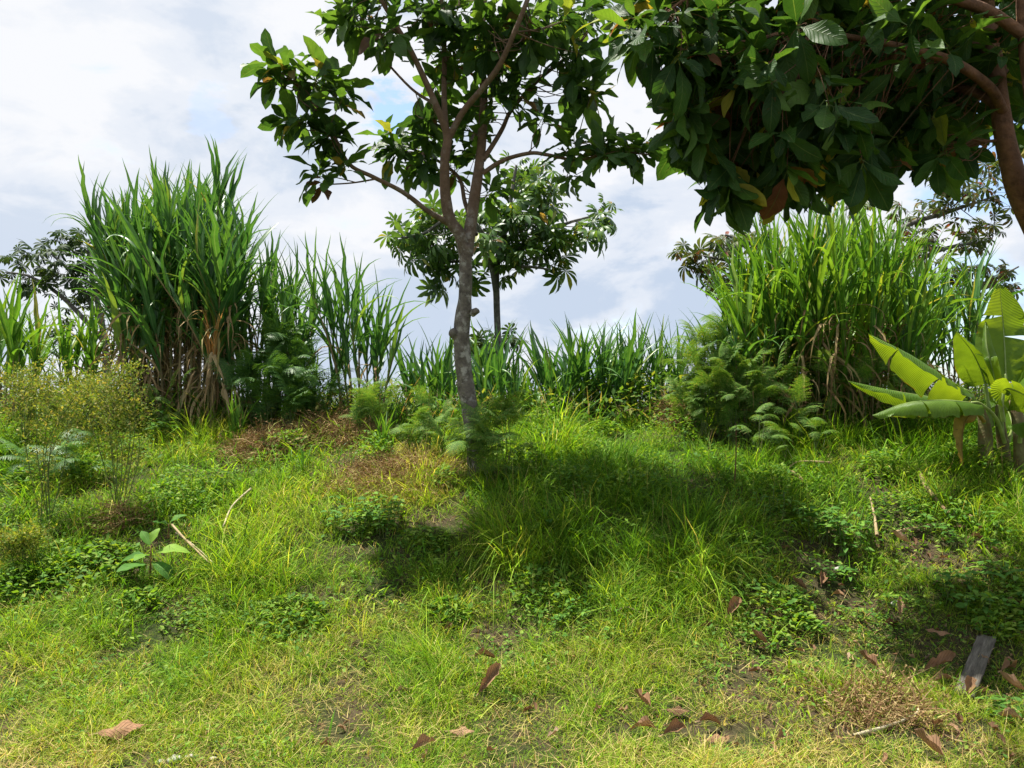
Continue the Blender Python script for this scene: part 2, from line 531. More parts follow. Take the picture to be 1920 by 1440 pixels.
M_fern_lit = leaf_material('lit_fern_leaf', [(0, (0.075, 0.165, 0.035)), (0.6, (0.125, 0.25, 0.05)), (0.93, (0.21, 0.32, 0.065)), (1, (0.32, 0.23, 0.10))], 0.6, 0.38, 0, rib_w=0, spec=0.15)  # lit copy of the fern leaf, its brightness put into the colour
M_weed = leaf_material('weed_leaf', [(0, (0.056, 0.154, 0.028)), (0.6, (0.105, 0.245, 0.039)), (1, (0.210, 0.350, 0.049))], 0.6, 0.38, 0.2, rib_w=0.03, rib=(0.16, 0.28, 0.07), spec=0.12)
M_spray = leaf_material('yellowish_weed_spray', [(0, (0.10, 0.18, 0.03)), (0.5, (0.20, 0.27, 0.045)), (0.85, (0.33, 0.33, 0.07)), (1, (0.40, 0.32, 0.12))], 0.6, 0.35, 0, rib_w=0, spec=0.15)
M_deadleaf = leaf_material('fallen_leaf_brown', [(0, (0.13, 0.075, 0.043)), (0.5, (0.24, 0.138, 0.078)), (0.85, (0.34, 0.22, 0.13)), (1, (0.27, 0.21, 0.15))], 0.85, 0.12, 0.8, rib_w=0.03, rib=(0.34, 0.23, 0.14), tboost=(1.3, 1.0, 0.7), spec=0.1, spots=0.6)
M_straw = leaf_material('dry_stalk', [(0, (0.26, 0.18, 0.10)), (0.5, (0.40, 0.31, 0.18)), (1, (0.48, 0.42, 0.30))], 0.8, 0.1, 0, rib_w=0, tboost=(1.1, 1, 0.9), spec=0.1)
M_stem = leaf_material('green_stem', [(0, (0.07, 0.11, 0.03)), (1, (0.11, 0.14, 0.04))], 0.6, 0, 0, rib_w=0)
M_brownstem = leaf_material('brown_stem', [(0, (0.11, 0.06, 0.035)), (1, (0.20, 0.11, 0.055))], 0.8, 0, 0, rib_w=0, spec=0.1)
M_brush = leaf_material('dead_brush', [(0, (0.15, 0.085, 0.045)), (0.5, (0.28, 0.175, 0.085)), (0.85, (0.46, 0.34, 0.17)), (1, (0.24, 0.30, 0.06))], 0.85, 0.1, 0, rib_w=0, tboost=(1.2, 1, 0.8), spec=0.1)
M_bark = bark_material('grey_mottled_bark', (0.06, 0.052, 0.043), (0.19, 0.17, 0.142), (0.38, 0.37, 0.33), (0.175, 0.112, 0.07), 2.7, 3.5)
M_bark_right = bark_material('orange_brown_bark', (0.07, 0.04, 0.025), (0.22, 0.115, 0.06), (0.16, 0.09, 0.055))
M_bark_grey = bark_material('pale_grey_bark', (0.06, 0.058, 0.052), (0.16, 0.15, 0.135), (0.25, 0.25, 0.23))
M_stalk = leaf_material('cane_stalk', [(0, (0.12, 0.10, 0.04)), (0.5, (0.22, 0.16, 0.075)), (1, (0.14, 0.17, 0.05))], 0.6, 0, 0, rib_w=0)


def grass_material():
    b = MB('grass_blades')
    a = b.N('ShaderNodeAttribute'); a.attribute_name = 'Col'
    c = a.outputs['Color']
    return b.finish(c, 0.6, None, 0.40, b.mix(1.0, c, (1.5, 1.4, 0.45), 'MULTIPLY'), 0.12)


def soil_material():
    b = MB('soil'); p = b.pos()
    n = b.noise(3.0, 8, 0.65, p); n2 = b.noise(45, 6, 0.7, p)
    c = b.ramp(n2, [(0.3, (0.03, 0.021, 0.013)), (0.55, (0.075, 0.055, 0.033)), (0.75, (0.16, 0.125, 0.08))])  # soil colour darkened to stand in for shaded gaps between blades
    g = b.ramp(b.noise(25, 5, 0.7, p), [(0.4, (0.022, 0.034, 0.010)), (0.7, (0.055, 0.065, 0.02))])
    c = b.mix(b.ramp(n, [(0.42, (0, 0, 0)), (0.6, (1, 1, 1))]), c, g)
    return b.finish(c, 0.95, b.bump(n2, 0.8, 0.02), spec=0.1)


M_grass = grass_material()
M_soil = soil_material()

# ------------------------------------------------------------------ ground


def axis_(lo, hi, step, far):
    core = np.arange(lo, hi + 1e-6, step)
    g = np.cumsum(0.3 * 1.32 ** np.arange(40)); g = g[g < far]
    return np.concatenate([(lo - g)[::-1], core, hi + g])


gx = axis_(-9, 9, 0.1, 4000); gy = np.concatenate([-np.array([45.0, 20, 8, 3]), axis_(0, 14, 0.1, 4000)[axis_(0, 14, 0.1, 4000) >= 0]])
GX, GY = np.meshgrid(gx, gy, indexing='xy')
GV = np.stack([GX.ravel(), GY.ravel(), gz(GX.ravel(), GY.ravel())], 1)
ground = structure('ground', mk_mesh('ground', GV, grid_faces(len(gy), len(gx)), None, M_soil))

# ------------------------------------------------------------------ grass


def blades(base, az, L, w, a0, a1, segs, twist=None):
    n = len(base); pts = [base.copy()]; p = base.copy()
    for i in range(segs):
        th = a0 + a1 * ((i + 0.5) / segs)
        st = np.stack([np.sin(th) * np.cos(az), np.sin(th) * np.sin(az), np.cos(th)], 1) * (L / segs)[:, None]
        p = p + st; pts.append(p.copy())
    tw = az + np.pi / 2 + (0 if twist is None else twist)
    side = np.stack([np.cos(tw), np.sin(tw), np.zeros(n)], 1)
    V = np.zeros((n, 2 * segs + 1, 3), np.float32)
    for i in range(segs):
        ww = (w * (1 - 0.6 * (i / segs) ** 1.5) * 0.5)[:, None]
        V[:, 2 * i] = pts[i] - side * ww; V[:, 2 * i + 1] = pts[i] + side * ww
    V[:, 2 * segs] = pts[segs]
    f = []
    for i in range(segs - 1):
        a = 2 * i; f += [(a, a + 1, a + 3), (a, a + 3, a + 2)]
    a = 2 * (segs - 1); f.append((a, a + 1, a + 2))
    F = (np.array(f)[None] + (np.arange(n) * (2 * segs + 1))[:, None, None]).reshape(-1, 3)
    return V.reshape(-1, 3), F, 2 * segs + 1


PALETTE = np.array([[0.082, 0.195, 0.018], [0.150, 0.300, 0.022], [0.240, 0.385, 0.028], [0.325, 0.425, 0.046],
                    [0.460, 0.430, 0.120], [0.560, 0.450, 0.190], [0.330, 0.200, 0.095]])


def dryness(x, y):
    d = 0.75 * (fbm(x * 1.1 + 9, y * 1.5, 51, 4) - 0.5) + 0.42 * (fbm(x * 4 + 3, y * 4, 77, 3) - 0.5)
    d = d + np.interp(y, [3.2, 3.9, 4.6, 5.4, 6.5, 9], [0.50, 0.45, 0.38, 0.29, 0.23, 0.22])
    d = d + 0.42 * np.exp(-((x + 1.15) ** 2 / 0.8 + (y - 6.7) ** 2 / 0.5))        # dead bracken patch left of the tree
    d = d + 0.25 * np.exp(-((x - 1.6) ** 2 / 0.5 + (y - 3.9) ** 2 / 0.3))         # straw under the shade tree
    d = d - 0.20 * np.exp(-((x - 0.7) ** 2 / 1.2 + (y - 5.7) ** 2 / 0.5))         # lush shaded mound
    d = d - 0.14 * np.clip((x - 0.2) / 0.8, 0, 1) * np.clip((y - 4.6) / 0.8, 0, 1)  # greener on the right of the bank
    return np.clip(d, 0, 1)


def gheight(x, y):
    h = np.interp(y, [3.0, 3.7, 4.3, 5.0, 6.0, 7.0, 8.0, 10], [0.035, 0.048, 0.070, 0.095, 0.125, 0.130, 0.120, 0.13])
    h = h * (0.15 + 2.6 * np.clip(fbm(x * 2.4, y * 2.4, 5, 3) - 0.15, 0, 1) ** 1.35)
    h = h * (1 + 0.45 * np.exp(-((x - 0.7) ** 2 / 1.4 + (y - 5.4) ** 2 / 0.6)))
    h = h * (1 - 0.45 * np.exp(-((x - 2.2) ** 2 / 1.0 + (y - 4.7) ** 2 / 0.7)))
    tall = np.clip((fbm(x * 2.3 + 4, y * 2.3, 91, 3) - 0.60) * 5, 0, 1)
    return h * (1 + 0.55 * tall)


def bare(x, y):
    """Chance that nothing grows here."""
    b = np.clip((fbm(x * 2.2 + 1.5, y * 3.2, 33, 4) - 0.46) * 6, 0, 1) * np.clip((4.2 - y) / 0.5, 0, 1)
    b2 = np.clip((fbm(x * 2.5, y * 2.5, 34, 3) - 0.50) * 6, 0, 1) * np.exp(-((x - 2.0) ** 2 / 0.9 + (y - 4.6) ** 2 / 0.8))
    return np.clip(b * 0.9 + b2 * 0.6, 0, 0.95)


def sample_field(n, y0, y1, power, margin=0.6):
    u = rng.random(int(n * 2.2)); yy = np.linspace(y0, y1, 400)
    pdf = (yy * 0.69 + margin) * yy ** -power; cdf = np.cumsum(pdf); cdf /= cdf[-1]
    y = np.interp(u, cdf, yy)
    x = (rng.random(len(y)) * 2 - 1) * (y * 0.69 + margin)
    keep = rng.random(len(y)) > bare(x, y)
    return x[keep][:n], y[keep][:n]


def build_grass():
    Vs, Fs, Cs, off = [], [], [], 0

    def add(V, F, nv, c):
        nonlocal off
        Vs.append(V); Fs.append(F + off); Cs.append(np.repeat(c, nv, axis=0)); off += len(V)

    def colour(x, y, n_each, shift=0.0, spread=0.17):
        d = dryness(x, y) + shift
        d = np.repeat(d + rng.normal(0, 0.14, len(d)), n_each)
        q = np.clip(d + rng.normal(0, spread, len(d)), 0, 0.999) * (len(PALETTE) - 1.6)
        i = np.floor(q).astype(int); f = (q - i)[:, None]
        c = PALETTE[i] * (1 - f) + PALETTE[np.minimum(i + 1, len(PALETTE) - 1)] * f
        return c * (0.55 + 0.95 * rng.random(len(c)) ** 1.3)[:, None]

    # tufts of turf: tangled, leaning and half lying
    for (nt, nb, y0, y1, segs, pw) in ((20500, 9, 2.7, 5.2, 3, 1.6), (23500, 10, 5.1, 10.4, 2, 1.3)):
        x, y = sample_field(nt, y0, y1, pw); nt = len(x)
        h = gheight(x, y) * (0.45 + 1.0 * rng.random(nt) ** 1.3)
        lean_az = 2 * np.pi * fbm(x * 1.9, y * 1.9, 8, 2) * 2; lean = rng.random(nt)
        X = np.repeat(x, nb); Y = np.repeat(y, nb); H = np.repeat(h, nb); m = nt * nb
        az = rng.random(m) * 2 * np.pi
        rad = np.abs(rng.normal(0, 1, m)) * (0.008 + 0.12 * H)
        bx, by = X + np.cos(az) * rad, Y + np.sin(az) * rad
        a0 = 0.05 + 1.15 * rng.random(m) ** 1.1; a1 = 0.2 + 1.7 * rng.random(m)
        L = H * (0.6 + 0.9 * rng.random(m)) * (1 + 0.75 * (a0 + a1 * 0.5))
        az = az + rng.normal(0, 0.7, m) + 1.3 * np.sin(np.repeat(lean_az, nb) - az) * np.repeat(lean, nb)
        w = np.clip(0.0022 + 0.016 * H, 0.0026, 0.0070) * (0.6 + 0.8 * rng.random(m)) * np.clip(Y / 5, 0.85, 1.4)
        base = np.stack([bx, by, gz(bx, by) - 0.008], 1)
        V, F, nv = blades(base, az, L, w, a0, a1, segs, rng.normal(0, 0.8, m))
        add(V, F, nv, colour(x, y, nb))

    # longer, broader grass blades in bunches
    nt, nb = 6800, 7
    x, y = sample_field(nt, 3.6, 10.2, 0.9); nt = len(x)
    keep = rng.random(nt) < np.clip((fbm(x * 1.4, y * 1.4, 64, 3) - 0.42) * 3.2, 0.02, 1) * np.interp(y, [3.6, 4.6, 5.5], [0.12, 0.6, 1.0])
    x, y = x[keep], y[keep]; nt = len(x)
    h = np.interp(y, [3.6, 5, 6.5, 8, 10], [0.11, 0.17, 0.22, 0.24, 0.24]) * (0.45 + 0.8 * rng.random(nt))
    X = np.repeat(x, nb); Y = np.repeat(y, nb); H = np.repeat(h, nb); m = nt * nb
    az = rng.random(m) * 2 * np.pi; rad = rng.random(m) ** 0.6 * 0.17
    bx, by = X + np.cos(az) * rad, Y + np.sin(az) * rad
    V, F, nv = blades(np.stack([bx, by, gz(bx, by) - 0.02], 1), rng.random(m) * 6.283, H * (0.7 + 0.6 * rng.random(m)), (0.0065 + 0.008 * rng.random(m)),
                      0.08 + 0.7 * rng.random(m), 0.5 + 1.7 * rng.random(m), 4, rng.normal(0, 0.5, m))
    add(V, F, nv, colour(x, y, nb, -0.12, 0.10))

    # flat dry straws and thatch
    n = 42000
    x, y = sample_field(n, 2.7, 8.2, 1.9); n = len(x)
    keep = rng.random(n) < np.clip(dryness(x, y) * 1.5, 0, 1); x, y = x[keep], y[keep]; n = len(x)
    V, F, nv = blades(np.stack([x, y, gz(x, y) + 0.01 + 0.6 * gheight(x, y) * rng.random(n)], 1), rng.random(n) * 6.283, 0.04 + 0.13 * rng.random(n) ** 2,
                      0.0018 + 0.002 * rng.random(n), 1.0 + 0.55 * rng.random(n), rng.normal(0.1, 0.35, n), 2)
    c = PALETTE[[5, 4, 6, 5]][rng.integers(0, 4, n)] * (0.7 + 0.55 * rng.random(n))[:, None]
    add(V, F, nv, c)

    # thin seed stems standing above the sward
    n = 5200
    x, y = sample_field(n, 3.2, 9.5, 1.1); n = len(x)
    V, F, nv = blades(np.stack([x, y, gz(x, y)], 1), rng.random(n) * 6.283, gheight(x, y) * (1.5 + 1.1 * rng.random(n)),
                      0.002 + 0.0012 * rng.random(n), 0.05 + 0.35 * rng.random(n), 0.2 + 0.5 * rng.random(n), 3)
    c = PALETTE[[3, 4, 5, 6, 2]][rng.integers(0, 5, n)] * (0.7 + 0.4 * rng.random(n))[:, None]
    add(V, F, nv, c)
    V = np.concatenate(Vs); F = np.concatenate(Fs); C = np.concatenate(Cs)
    stuff('grass', mk_mesh('grass', V, F, None, M_grass, C), 'mixed green and straw coloured grass covering the bank', 'grass')


build_grass()


def small_leaves(x, y, z, size, asp, n_tilt):
    n = len(x); az = rng.random(n) * 6.283; el = rng.normal(0.25, n_tilt, n)
    d = np.stack([np.cos(az) * np.cos(el), np.sin(az) * np.cos(el), np.sin(el)], 1)
    sd = np.stack([-np.sin(az), np.cos(az), rng.normal(0, 0.35, n)], 1)
    p = np.stack([x, y, z], 1); S = size[:, None]
    dn = np.array([0, 0, -1.0]) * S * 0.12
    V = np.stack([p, p + d * S * 0.45 + sd * S * asp, p + d * S + dn, p + d * S * 0.45 - sd * S * asp, p + d * S * 0.5 - np.array([0, 0, 1.0]) * S * 0.08], 1)
    F = (np.array([(0, 1, 4), (1, 2, 4), (2, 3, 4), (3, 0, 4)])[None] + (np.arange(n) * 5)[:, None, None]).reshape(-1, 3)
    return V.reshape(-1, 3), F


def build_ground_weeds():
    n = 30000
    x, y = sample_field(n, 2.9, 8.6, 1.3); n = len(x)
    dens = np.clip((fbm(x * 1.7 + 30, y * 1.7, 140, 3) - 0.50) * 5, 0.03, 1)
    dens = np.maximum(dens, 0.8 * np.exp(-((x - 2.6) ** 2 / 1.0 + (y - 4.9) ** 2 / 0.9)))
    k = rng.random(n) < dens; x, y = x[k], y[k]; n = len(x)
    z = gz(x, y) + gheight(x, y) * (0.35 + 0.9 * rng.random(n)) + 0.01
    size = np.interp(y, [3, 5, 8], [0.018, 0.034, 0.05]) * (0.6 + 0.9 * rng.random(n))
    # leafy mounds
    for _ in range(75):
        cy = 4.5 + 3.6 * rng.random(); cx = (rng.random() * 2 - 1) * cy * 0.68
        rad = 0.12 + 0.22 * rng.random(); hh = np.interp(cy, [4.5, 5.5, 7], [0.08, 0.16, 0.24]) * (0.6 + 0.7 * rng.random()); m = int(1500 * rad)
        a = rng.random(m) * 6.283; q = np.sqrt(rng.random(m)); mx = cx + np.cos(a) * q * rad; my = cy + np.sin(a) * q * rad * 0.8
        x = np.concatenate([x, mx]); y = np.concatenate([y, my])
        z = np.concatenate([z, gz(mx, my) + 0.02 + hh * (1 - 0.7 * q ** 2) * rng.random(m) ** 0.35])
        size = np.concatenate([size, (0.022 + 0.03 * rng.random()) * (0.6 + 0.8 * rng.random(m))])
    n = len(x)
    V, F = small_leaves(x, y, z, size, 0.26, 0.35)
    c = np.array([[0.065, 0.16, 0.022], [0.10, 0.22, 0.03], [0.15, 0.27, 0.035], [0.22, 0.32, 0.05]])[rng.integers(0, 4, n)] * (0.8 + 0.4 * rng.random(n))[:, None]
    stuff('ground_weeds', mk_mesh('ground_weeds', V, F, None, M_grass, np.repeat(c, 5, axis=0)), 'small broad-leaved weeds creeping through the grass', 'weeds')


def build_undergrowth():
    Vs, Fs, Cs, off = [], [], [], 0
    n = 9000
    y = 7.9 + 2.4 * rng.random(n); x = (rng.random(n) * 2 - 1) * (y * 0.69 + 0.8)
    hh = 0.22 + 0.42 * fbm(x * 1.2, y * 1.2, 160, 3) * (0.5 + rng.random(n))
    V, F, nv = blades(np.stack([x, y, gz(x, y) - 0.03], 1), rng.random(n) * 6.283, hh * 1.2, 0.010 + 0.012 * rng.random(n), 0.05 + 0.5 * rng.random(n), 0.4 + 1.6 * rng.random(n), 4, rng.normal(0, 0.6, n))
    c = np.array([[0.05, 0.13, 0.025], [0.08, 0.18, 0.03], [0.13, 0.24, 0.035], [0.30, 0.24, 0.12], [0.22, 0.15, 0.08]])[rng.choice(5, n, p=[0.3, 0.3, 0.2, 0.12, 0.08])] * (0.75 + 0.5 * rng.random(n))[:, None]
    Vs.append(V); Fs.append(F); Cs.append(np.repeat(c, nv, axis=0)); off += len(V)
    n = 17000
    y = 7.6 + 2.4 * rng.random(n); x = (rng.random(n) * 2 - 1) * (y * 0.69 + 0.8)
    k = rng.random(n) < np.clip((fbm(x * 1.5 + 3, y * 1.5, 171, 3) - 0.36) * 4, 0.05, 1); x, y = x[k], y[k]; n = len(x)
    z = gz(x, y) + (0.08 + 0.62 * fbm(x * 1.5 + 3, y * 1.5, 171, 3)) * rng.random(n) ** 0.8
    V, F = small_leaves(x, y, z, 0.05 + 0.06 * rng.random(n), 0.22, 0.5)
    c = np.array([[0.05, 0.12, 0.022], [0.08, 0.17, 0.03], [0.13, 0.23, 0.035], [0.24, 0.27, 0.06]])[rng.integers(0, 4, n)] * (0.75 + 0.4 * rng.random(n))[:, None]
    Vs.append(V); Fs.append(F + off); Cs.append(np.repeat(c, 5, axis=0))
    stuff('undergrowth', mk_mesh('undergrowth', np.concatenate(Vs), np.concatenate(Fs), None, M_grass, np.concatenate(Cs)), 'tangled leafy undergrowth along the crest at the feet of the canes', 'undergrowth')


build_ground_weeds()
build_undergrowth()


# ------------------------------------------------------------------ leaf templates


def leaf_geo(L=1.0, W=0.42, rows=8, cols=5, bend=0.5, fold=0.25, wave=0.04, peak=0.55, bite=0.0, petiole=0.12, seed=0, tip=1.0, curl=0.0):
    r = np.random.default_rng(seed)
    t = np.linspace(0, 1, rows)
    p = math.log(0.5) / math.log(peak)
    hw = 0.5 * W * np.sin(np.pi * np.clip(t ** p, 0, 1)) ** (0.75 * tip)
    hw[0] = 0.012; hw[-1] = 0.002
    bl = 1 - bite * r.random(rows) ** 2; br = 1 - bite * r.random(rows) ** 2
    ang = -bend * t ** 1.3 + 0.05
    step = np.diff(t, prepend=0) * L
    cx = np.cumsum(np.cos(ang) * step) + petiole; cz = np.cumsum(np.sin(ang) * step)
    s = np.linspace(-1, 1, cols)
    V, U = [], []
    ph = r.random() * 6
    for i in range(rows):
        for q in s:
            wv = hw[i] * (br[i] if q > 0 else bl[i])
            up = abs(q) * wv * math.tan(fold) + wave * math.sin(ph + t[i] * 11 + (2 if q > 0 else 0)) * abs(q) ** 2 * math.sin(math.pi * t[i])
            up += curl * q * q * wv
            V.append((cx[i] - math.sin(ang[i]) * up * 0, q * wv * math.cos(fold), cz[i] + up * math.cos(ang[i])))
            U.append((0.5 + 0.5 * q, t[i]))
    F = grid_faces(rows, cols)
    n = len(V)
    pw = 0.012
    V += [(0, -pw, 0), (0, pw, 0), (petiole + 0.02, pw, 0.002), (petiole + 0.02, -pw, 0.002)]
    U += [(0.5, 0)] * 4
    F = np.concatenate([F, [(n, n + 3, n + 2), (n, n + 2, n + 1)]])
    return np.array(V), F, np.array(U)


main_leaf = [Tmpl('leaf', *leaf_geo(1, w, 8, 5, b, f, 0.05, 0.60, bi, 0.14, s, 0.78), M_main_leaf)
             for s, (w, b, f, bi) in enumerate([(0.44, 0.5, 0.25, 0.0), (0.48, 0.9, 0.15, 0.5), (0.40, 0.2, 0.35, 0.0), (0.52, 0.7, 0.1, 0.75), (0.42, 1.3, 0.3, 0.2), (0.46, -0.3, 0.2, 0.4), (0.5, 0.4, 0.5, 0.85)])]
right_leaf = [Tmpl('leaf', *leaf_geo(1, w, 10, 5, b, f, 0.035, 0.56, bi, 0.14, 40 + s), M_right_leaf)
              for s, (w, b, f, bi) in enumerate([(0.42, 0.5, 0.22, 0.0), (0.46, 0.9, 0.12, 0.15), (0.40, 0.25, 0.3, 0.0), (0.5, 0.7, 0.1, 0.5), (0.40, 1.2, 0.3, 0.0), (0.46, -0.25, 0.2, 0.1), (0.48, 0.5, 0.45, 0.7)])]


def palmate_geo(lobes=9, spread=2.75, droop=0.5, seed=0, W=0.27):
    r = np.random.default_rng(seed); parts = []
    for k, a in enumerate(np.linspace(-spread, spread, lobes)):
        l = (1 - 0.28 * (abs(a) / spread) ** 1.5) * (0.9 + 0.2 * r.random())
        V, F, U = leaf_geo(l, W, 5, 3, droop + 0.5 * r.random(), 0.25, 0.0, 0.62, 0.0, 0.05, seed * 31 + k, 0.8)
        M = rotz(a + r.normal(0, 0.05))
        parts.append((V @ M.T, F, U))
    # joined at the hub, so that the leaf is one island for its colour
    V, F, U = join(parts)
    return V, F, U


palm_t = [palmate_geo(9, 2.7, d, s, w) for s, (d, w) in enumerate([(0.5, 0.27), (0.9, 0.24), (1.3, 0.24), (0.7, 0.28)])]
palm_leaf = [Tmpl('leaf', *g, M_palm) for g in palm_t]
palm_silhouette = [Tmpl('leaf', *g, M_palm_silhouette) for g in palm_t]
palm_red = [Tmpl('leaf', *g, M_palm_red) for g in palm_t]


def cane_geo(a0, a1, W=0.05, segs=9, power=1.6, seed=0, crumple=0.0):
    """A long strap leaf that leaves the stalk upwards and arches over along +X."""
    r = np.random.default_rng(seed)
    t = np.linspace(0, 1, segs + 1); th = a0 + a1 * t ** power
    if crumple: th = th + np.cumsum(r.normal(0, crumple, segs + 1))
    x = np.concatenate([[0], np.cumsum(np.sin(th[:-1]) / segs)]); z = np.concatenate([[0], np.cumsum(np.cos(th[:-1]) / segs)])
    hw = 0.5 * W * np.clip(np.minimum((t + 0.06) * 4.5, 1), 0, 1) * (1 - np.clip((t - 0.35) / 0.65, 0, 1) ** 1.6); hw[-1] = 0.0008
    tw = np.cumsum(r.normal(0, 0.10 + crumple, segs + 1)); yb = np.cumsum(r.normal(0, 0.008 + 0.04 * crumple, segs + 1)); yb[0] = 0
    V, U = [], []
    for i in range(segs + 1):
        nx, nz = -math.cos(th[i]), math.sin(th[i])
        for q in (-1, 0, 1):
            dep = (abs(q) - 0.5) * hw[i] * 0.5
            oy, on = q * hw[i] * math.cos(tw[i]), q * hw[i] * math.sin(tw[i]) + dep
            V.append((x[i] + nx * on, yb[i] + oy, z[i] + nz * on)); U.append((0.5 + 0.5 * q, t[i]))
    return np.array(V), grid_faces(segs + 1, 3), np.array(U)


_up = [cane_geo(R(a), R(b), 0.052, 9, 1.5, 200 + i) for i, (a, b) in enumerate([(5, 14), (8, 24), (12, 32), (7, 40), (15, 22)])]
_arch = [cane_geo(R(a), R(b), 0.050, 10, 1.7, 220 + i) for i, (a, b) in enumerate([(14, 55), (20, 70), (12, 85), (24, 95), (18, 62)])]
_droop = [cane_geo(R(a), R(b), 0.048, 10, 1.5, 240 + i) for i, (a, b) in enumerate([(22, 120), (30, 130), (16, 140)])]
_dead = [cane_geo(R(a), R(b), 0.035, 8, 0.8, 260 + i, 0.16) for i, (a, b) in enumerate([(60, 100), (40, 130), (80, 90), (110, 60), (30, 140)])]
N_UP, N_ARCH, N_DROOP = len(_up), len(_arch), len(_droop)


def cane_set(mat):
    return [Tmpl('leaf', *g, mat) for g in _up + _arch + _droop]


cane_green = cane_set(M_cane); cane_lit = cane_set(M_cane_lit); cane_dryset = cane_set(M_cane_orange)
cane_dead = [Tmpl('dry_leaf', *g, M_cane_dry) for g in _dead]
cane_deadorange = [Tmpl('dry_leaf', *g, M_cane_orange) for g in _dead]


def frond_geo(pairs=17, bend=1.1, seed=0, W=0.42, teeth=8):
    r = np.random.default_rng(seed); V, F, U = [], [], []
    t = np.linspace(0, 1, pairs + 1)
    W = W * 0.85
    th = 0.5 - bend * t ** 1.3                     # elevation along the frond
    x = np.concatenate([[0], np.cumsum(np.cos(th[:-1]) / pairs)]); z = np.concatenate([[0], np.cumsum(np.sin(th[:-1]) / pairs)])
    for i in range(pairs):                          # rachis strip
        n = len(V); w = 0.006 * (1 - t[i] * 0.7)
        V += [(x[i], -w, z[i]), (x[i], w, z[i]), (x[i + 1], w, z[i + 1]), (x[i + 1], -w, z[i + 1])]; U += [(0.5, t[i])] * 4
        F += [(n, n + 1, n + 2), (n, n + 2, n + 3)]
    for i in range(2, pairs + 1):
        tt = t[i]; pl = W * (1 - ((tt - 0.33) / 0.70) ** 2 if tt > 0.33 else 0.75 + 0.25 * tt / 0.33)
        pl = max(pl, 0.03) * (0.9 + 0.2 * r.random())
        for sgn in (-1, 1):
            a = R(68 - 22 * tt) + r.normal(0, 0.05)
            dx, dy = math.cos(a), sgn * math.sin(a)
            ct, st = math.cos(th[i]), math.sin(th[i])
            dr = -0.25 - 0.25 * r.random()
            for k in range(teeth):                   # pinnules: one slim triangle on either side
                s = (k + 0.35) / teeth; tw = 0.19 * pl * (1 - s) ** 0.7 + 0.007
                bw = pl / teeth * 0.66
                for q in (-1, 1):
                    n = len(V)
                    for (ll, ww) in ((s * pl - bw * 0.5, 0), (s * pl + bw * 0.7, 0), (s * pl + bw * 1.1, q * tw)):
                        fx, fy = ll * dx - ww * dy * sgn * 1.0, ll * dy + ww * dx * sgn
                        zz = dr * (ll * ll) / max(pl, 0.05)
                        V.append((x[i] + fx * ct, fy, z[i] + fx * st + zz)); U.append((0.5 + 0.3 * q, s))
                    F.append((n, n + 1, n + 2))
    return np.array(V), np.array(F), np.array(U)


_fr = [frond_geo(17, b, 300 + i, w) for i, (b, w) in enumerate([(1.0, 0.40), (1.5, 0.36), (0.7, 0.42), (1.9, 0.40)])]
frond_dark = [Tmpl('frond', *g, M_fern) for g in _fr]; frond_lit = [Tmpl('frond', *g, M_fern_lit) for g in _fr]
weed_leaf = [Tmpl('leaf', *leaf_geo(1, w, 6, 3, b, 0.25, 0.02, 0.4, 0, 0.15, 400 + i), M_weed) for i, (w, b) in enumerate([(0.5, 0.5), (0.42, 0.9), (0.6, 0.3)])]
seed_leaf = [Tmpl('leaf', *leaf_geo(1, w, 9, 5, b, 0.2, 0.03, 0.5, 0, 0.12, 420 + i), M_weed) for i, (w, b) in enumerate([(0.50, 0.8), (0.44, 1.2), (0.5, 0.3)])]
dead_leaf = [mk_mesh('fallen_leaf', *leaf_geo(1, w, 9, 5, b, f, 0.10, 0.5, bi, 0.18, 500 + i, 1, c), M_deadleaf)
             for i, (w, b, f, bi, c) in enumerate([(0.42, 0.5, 0.6, 0.2, 0.6), (0.5, -0.6, 0.3, 0.3, 1.2), (0.36, 1.0, 0.9, 0.1, 0.3), (0.45, -1.0, 0.7, 0.4, 0.8), (0.55, 0.2, 0.2, 0.3, -0.5), (0.30, 0.6, 1.1, 0.2, 0.2)])]

# ------------------------------------------------------------------ trees


def px_path(pts):
    """[(px, py, depth, radius_px)] -> world points and radii."""
    P = [at(x, y, d) for x, y, d, r in pts]; rr = [r / F_PX * d for x, y, d, r in pts]
    return np.array(P), np.array(rr)


def rosette(p, axis, n, size, tm, droop=0.25, spread=(0.7, 1.5), jitter=0.2, petiole=0.0):
    out = []; axis = norm(axis)
    ref = np.array([0, 0, 1.0]) if abs(axis[2]) < 0.9 else np.array([1.0, 0, 0])
    u = norm(np.cross(axis, ref)); v = np.cross(axis, u); a = rng.random() * 6.28
    for k in range(n):
        a += 2.4 + rng.normal(0, 0.25)
        inc = spread[0] + (spread[1] - spread[0]) * (k + rng.random() * 0.7) / n
        d = axis * math.cos(inc) + (u * math.cos(a) + v * math.sin(a)) * math.sin(inc)
        d = norm(d + np.array([0, 0, -droop * (0.4 + rng.random())]) + rng.normal(0, 0.08, 3))
        nn = norm(axis * 0.6 + np.array([0, 0, 0.8]) + rng.normal(0, jitter, 3)); 
        if abs(np.dot(nn, d)) > 0.93: nn = norm(nn + rng.normal(0, 0.5, 3))
        s = size * (0.50 + 0.75 * rng.random())
        q = p - axis * 0.10 * size * k * 0.35 + d * petiole
        out.append((int(rng.integers(0, tm)), frame(d, nn, q, s)))
    return out


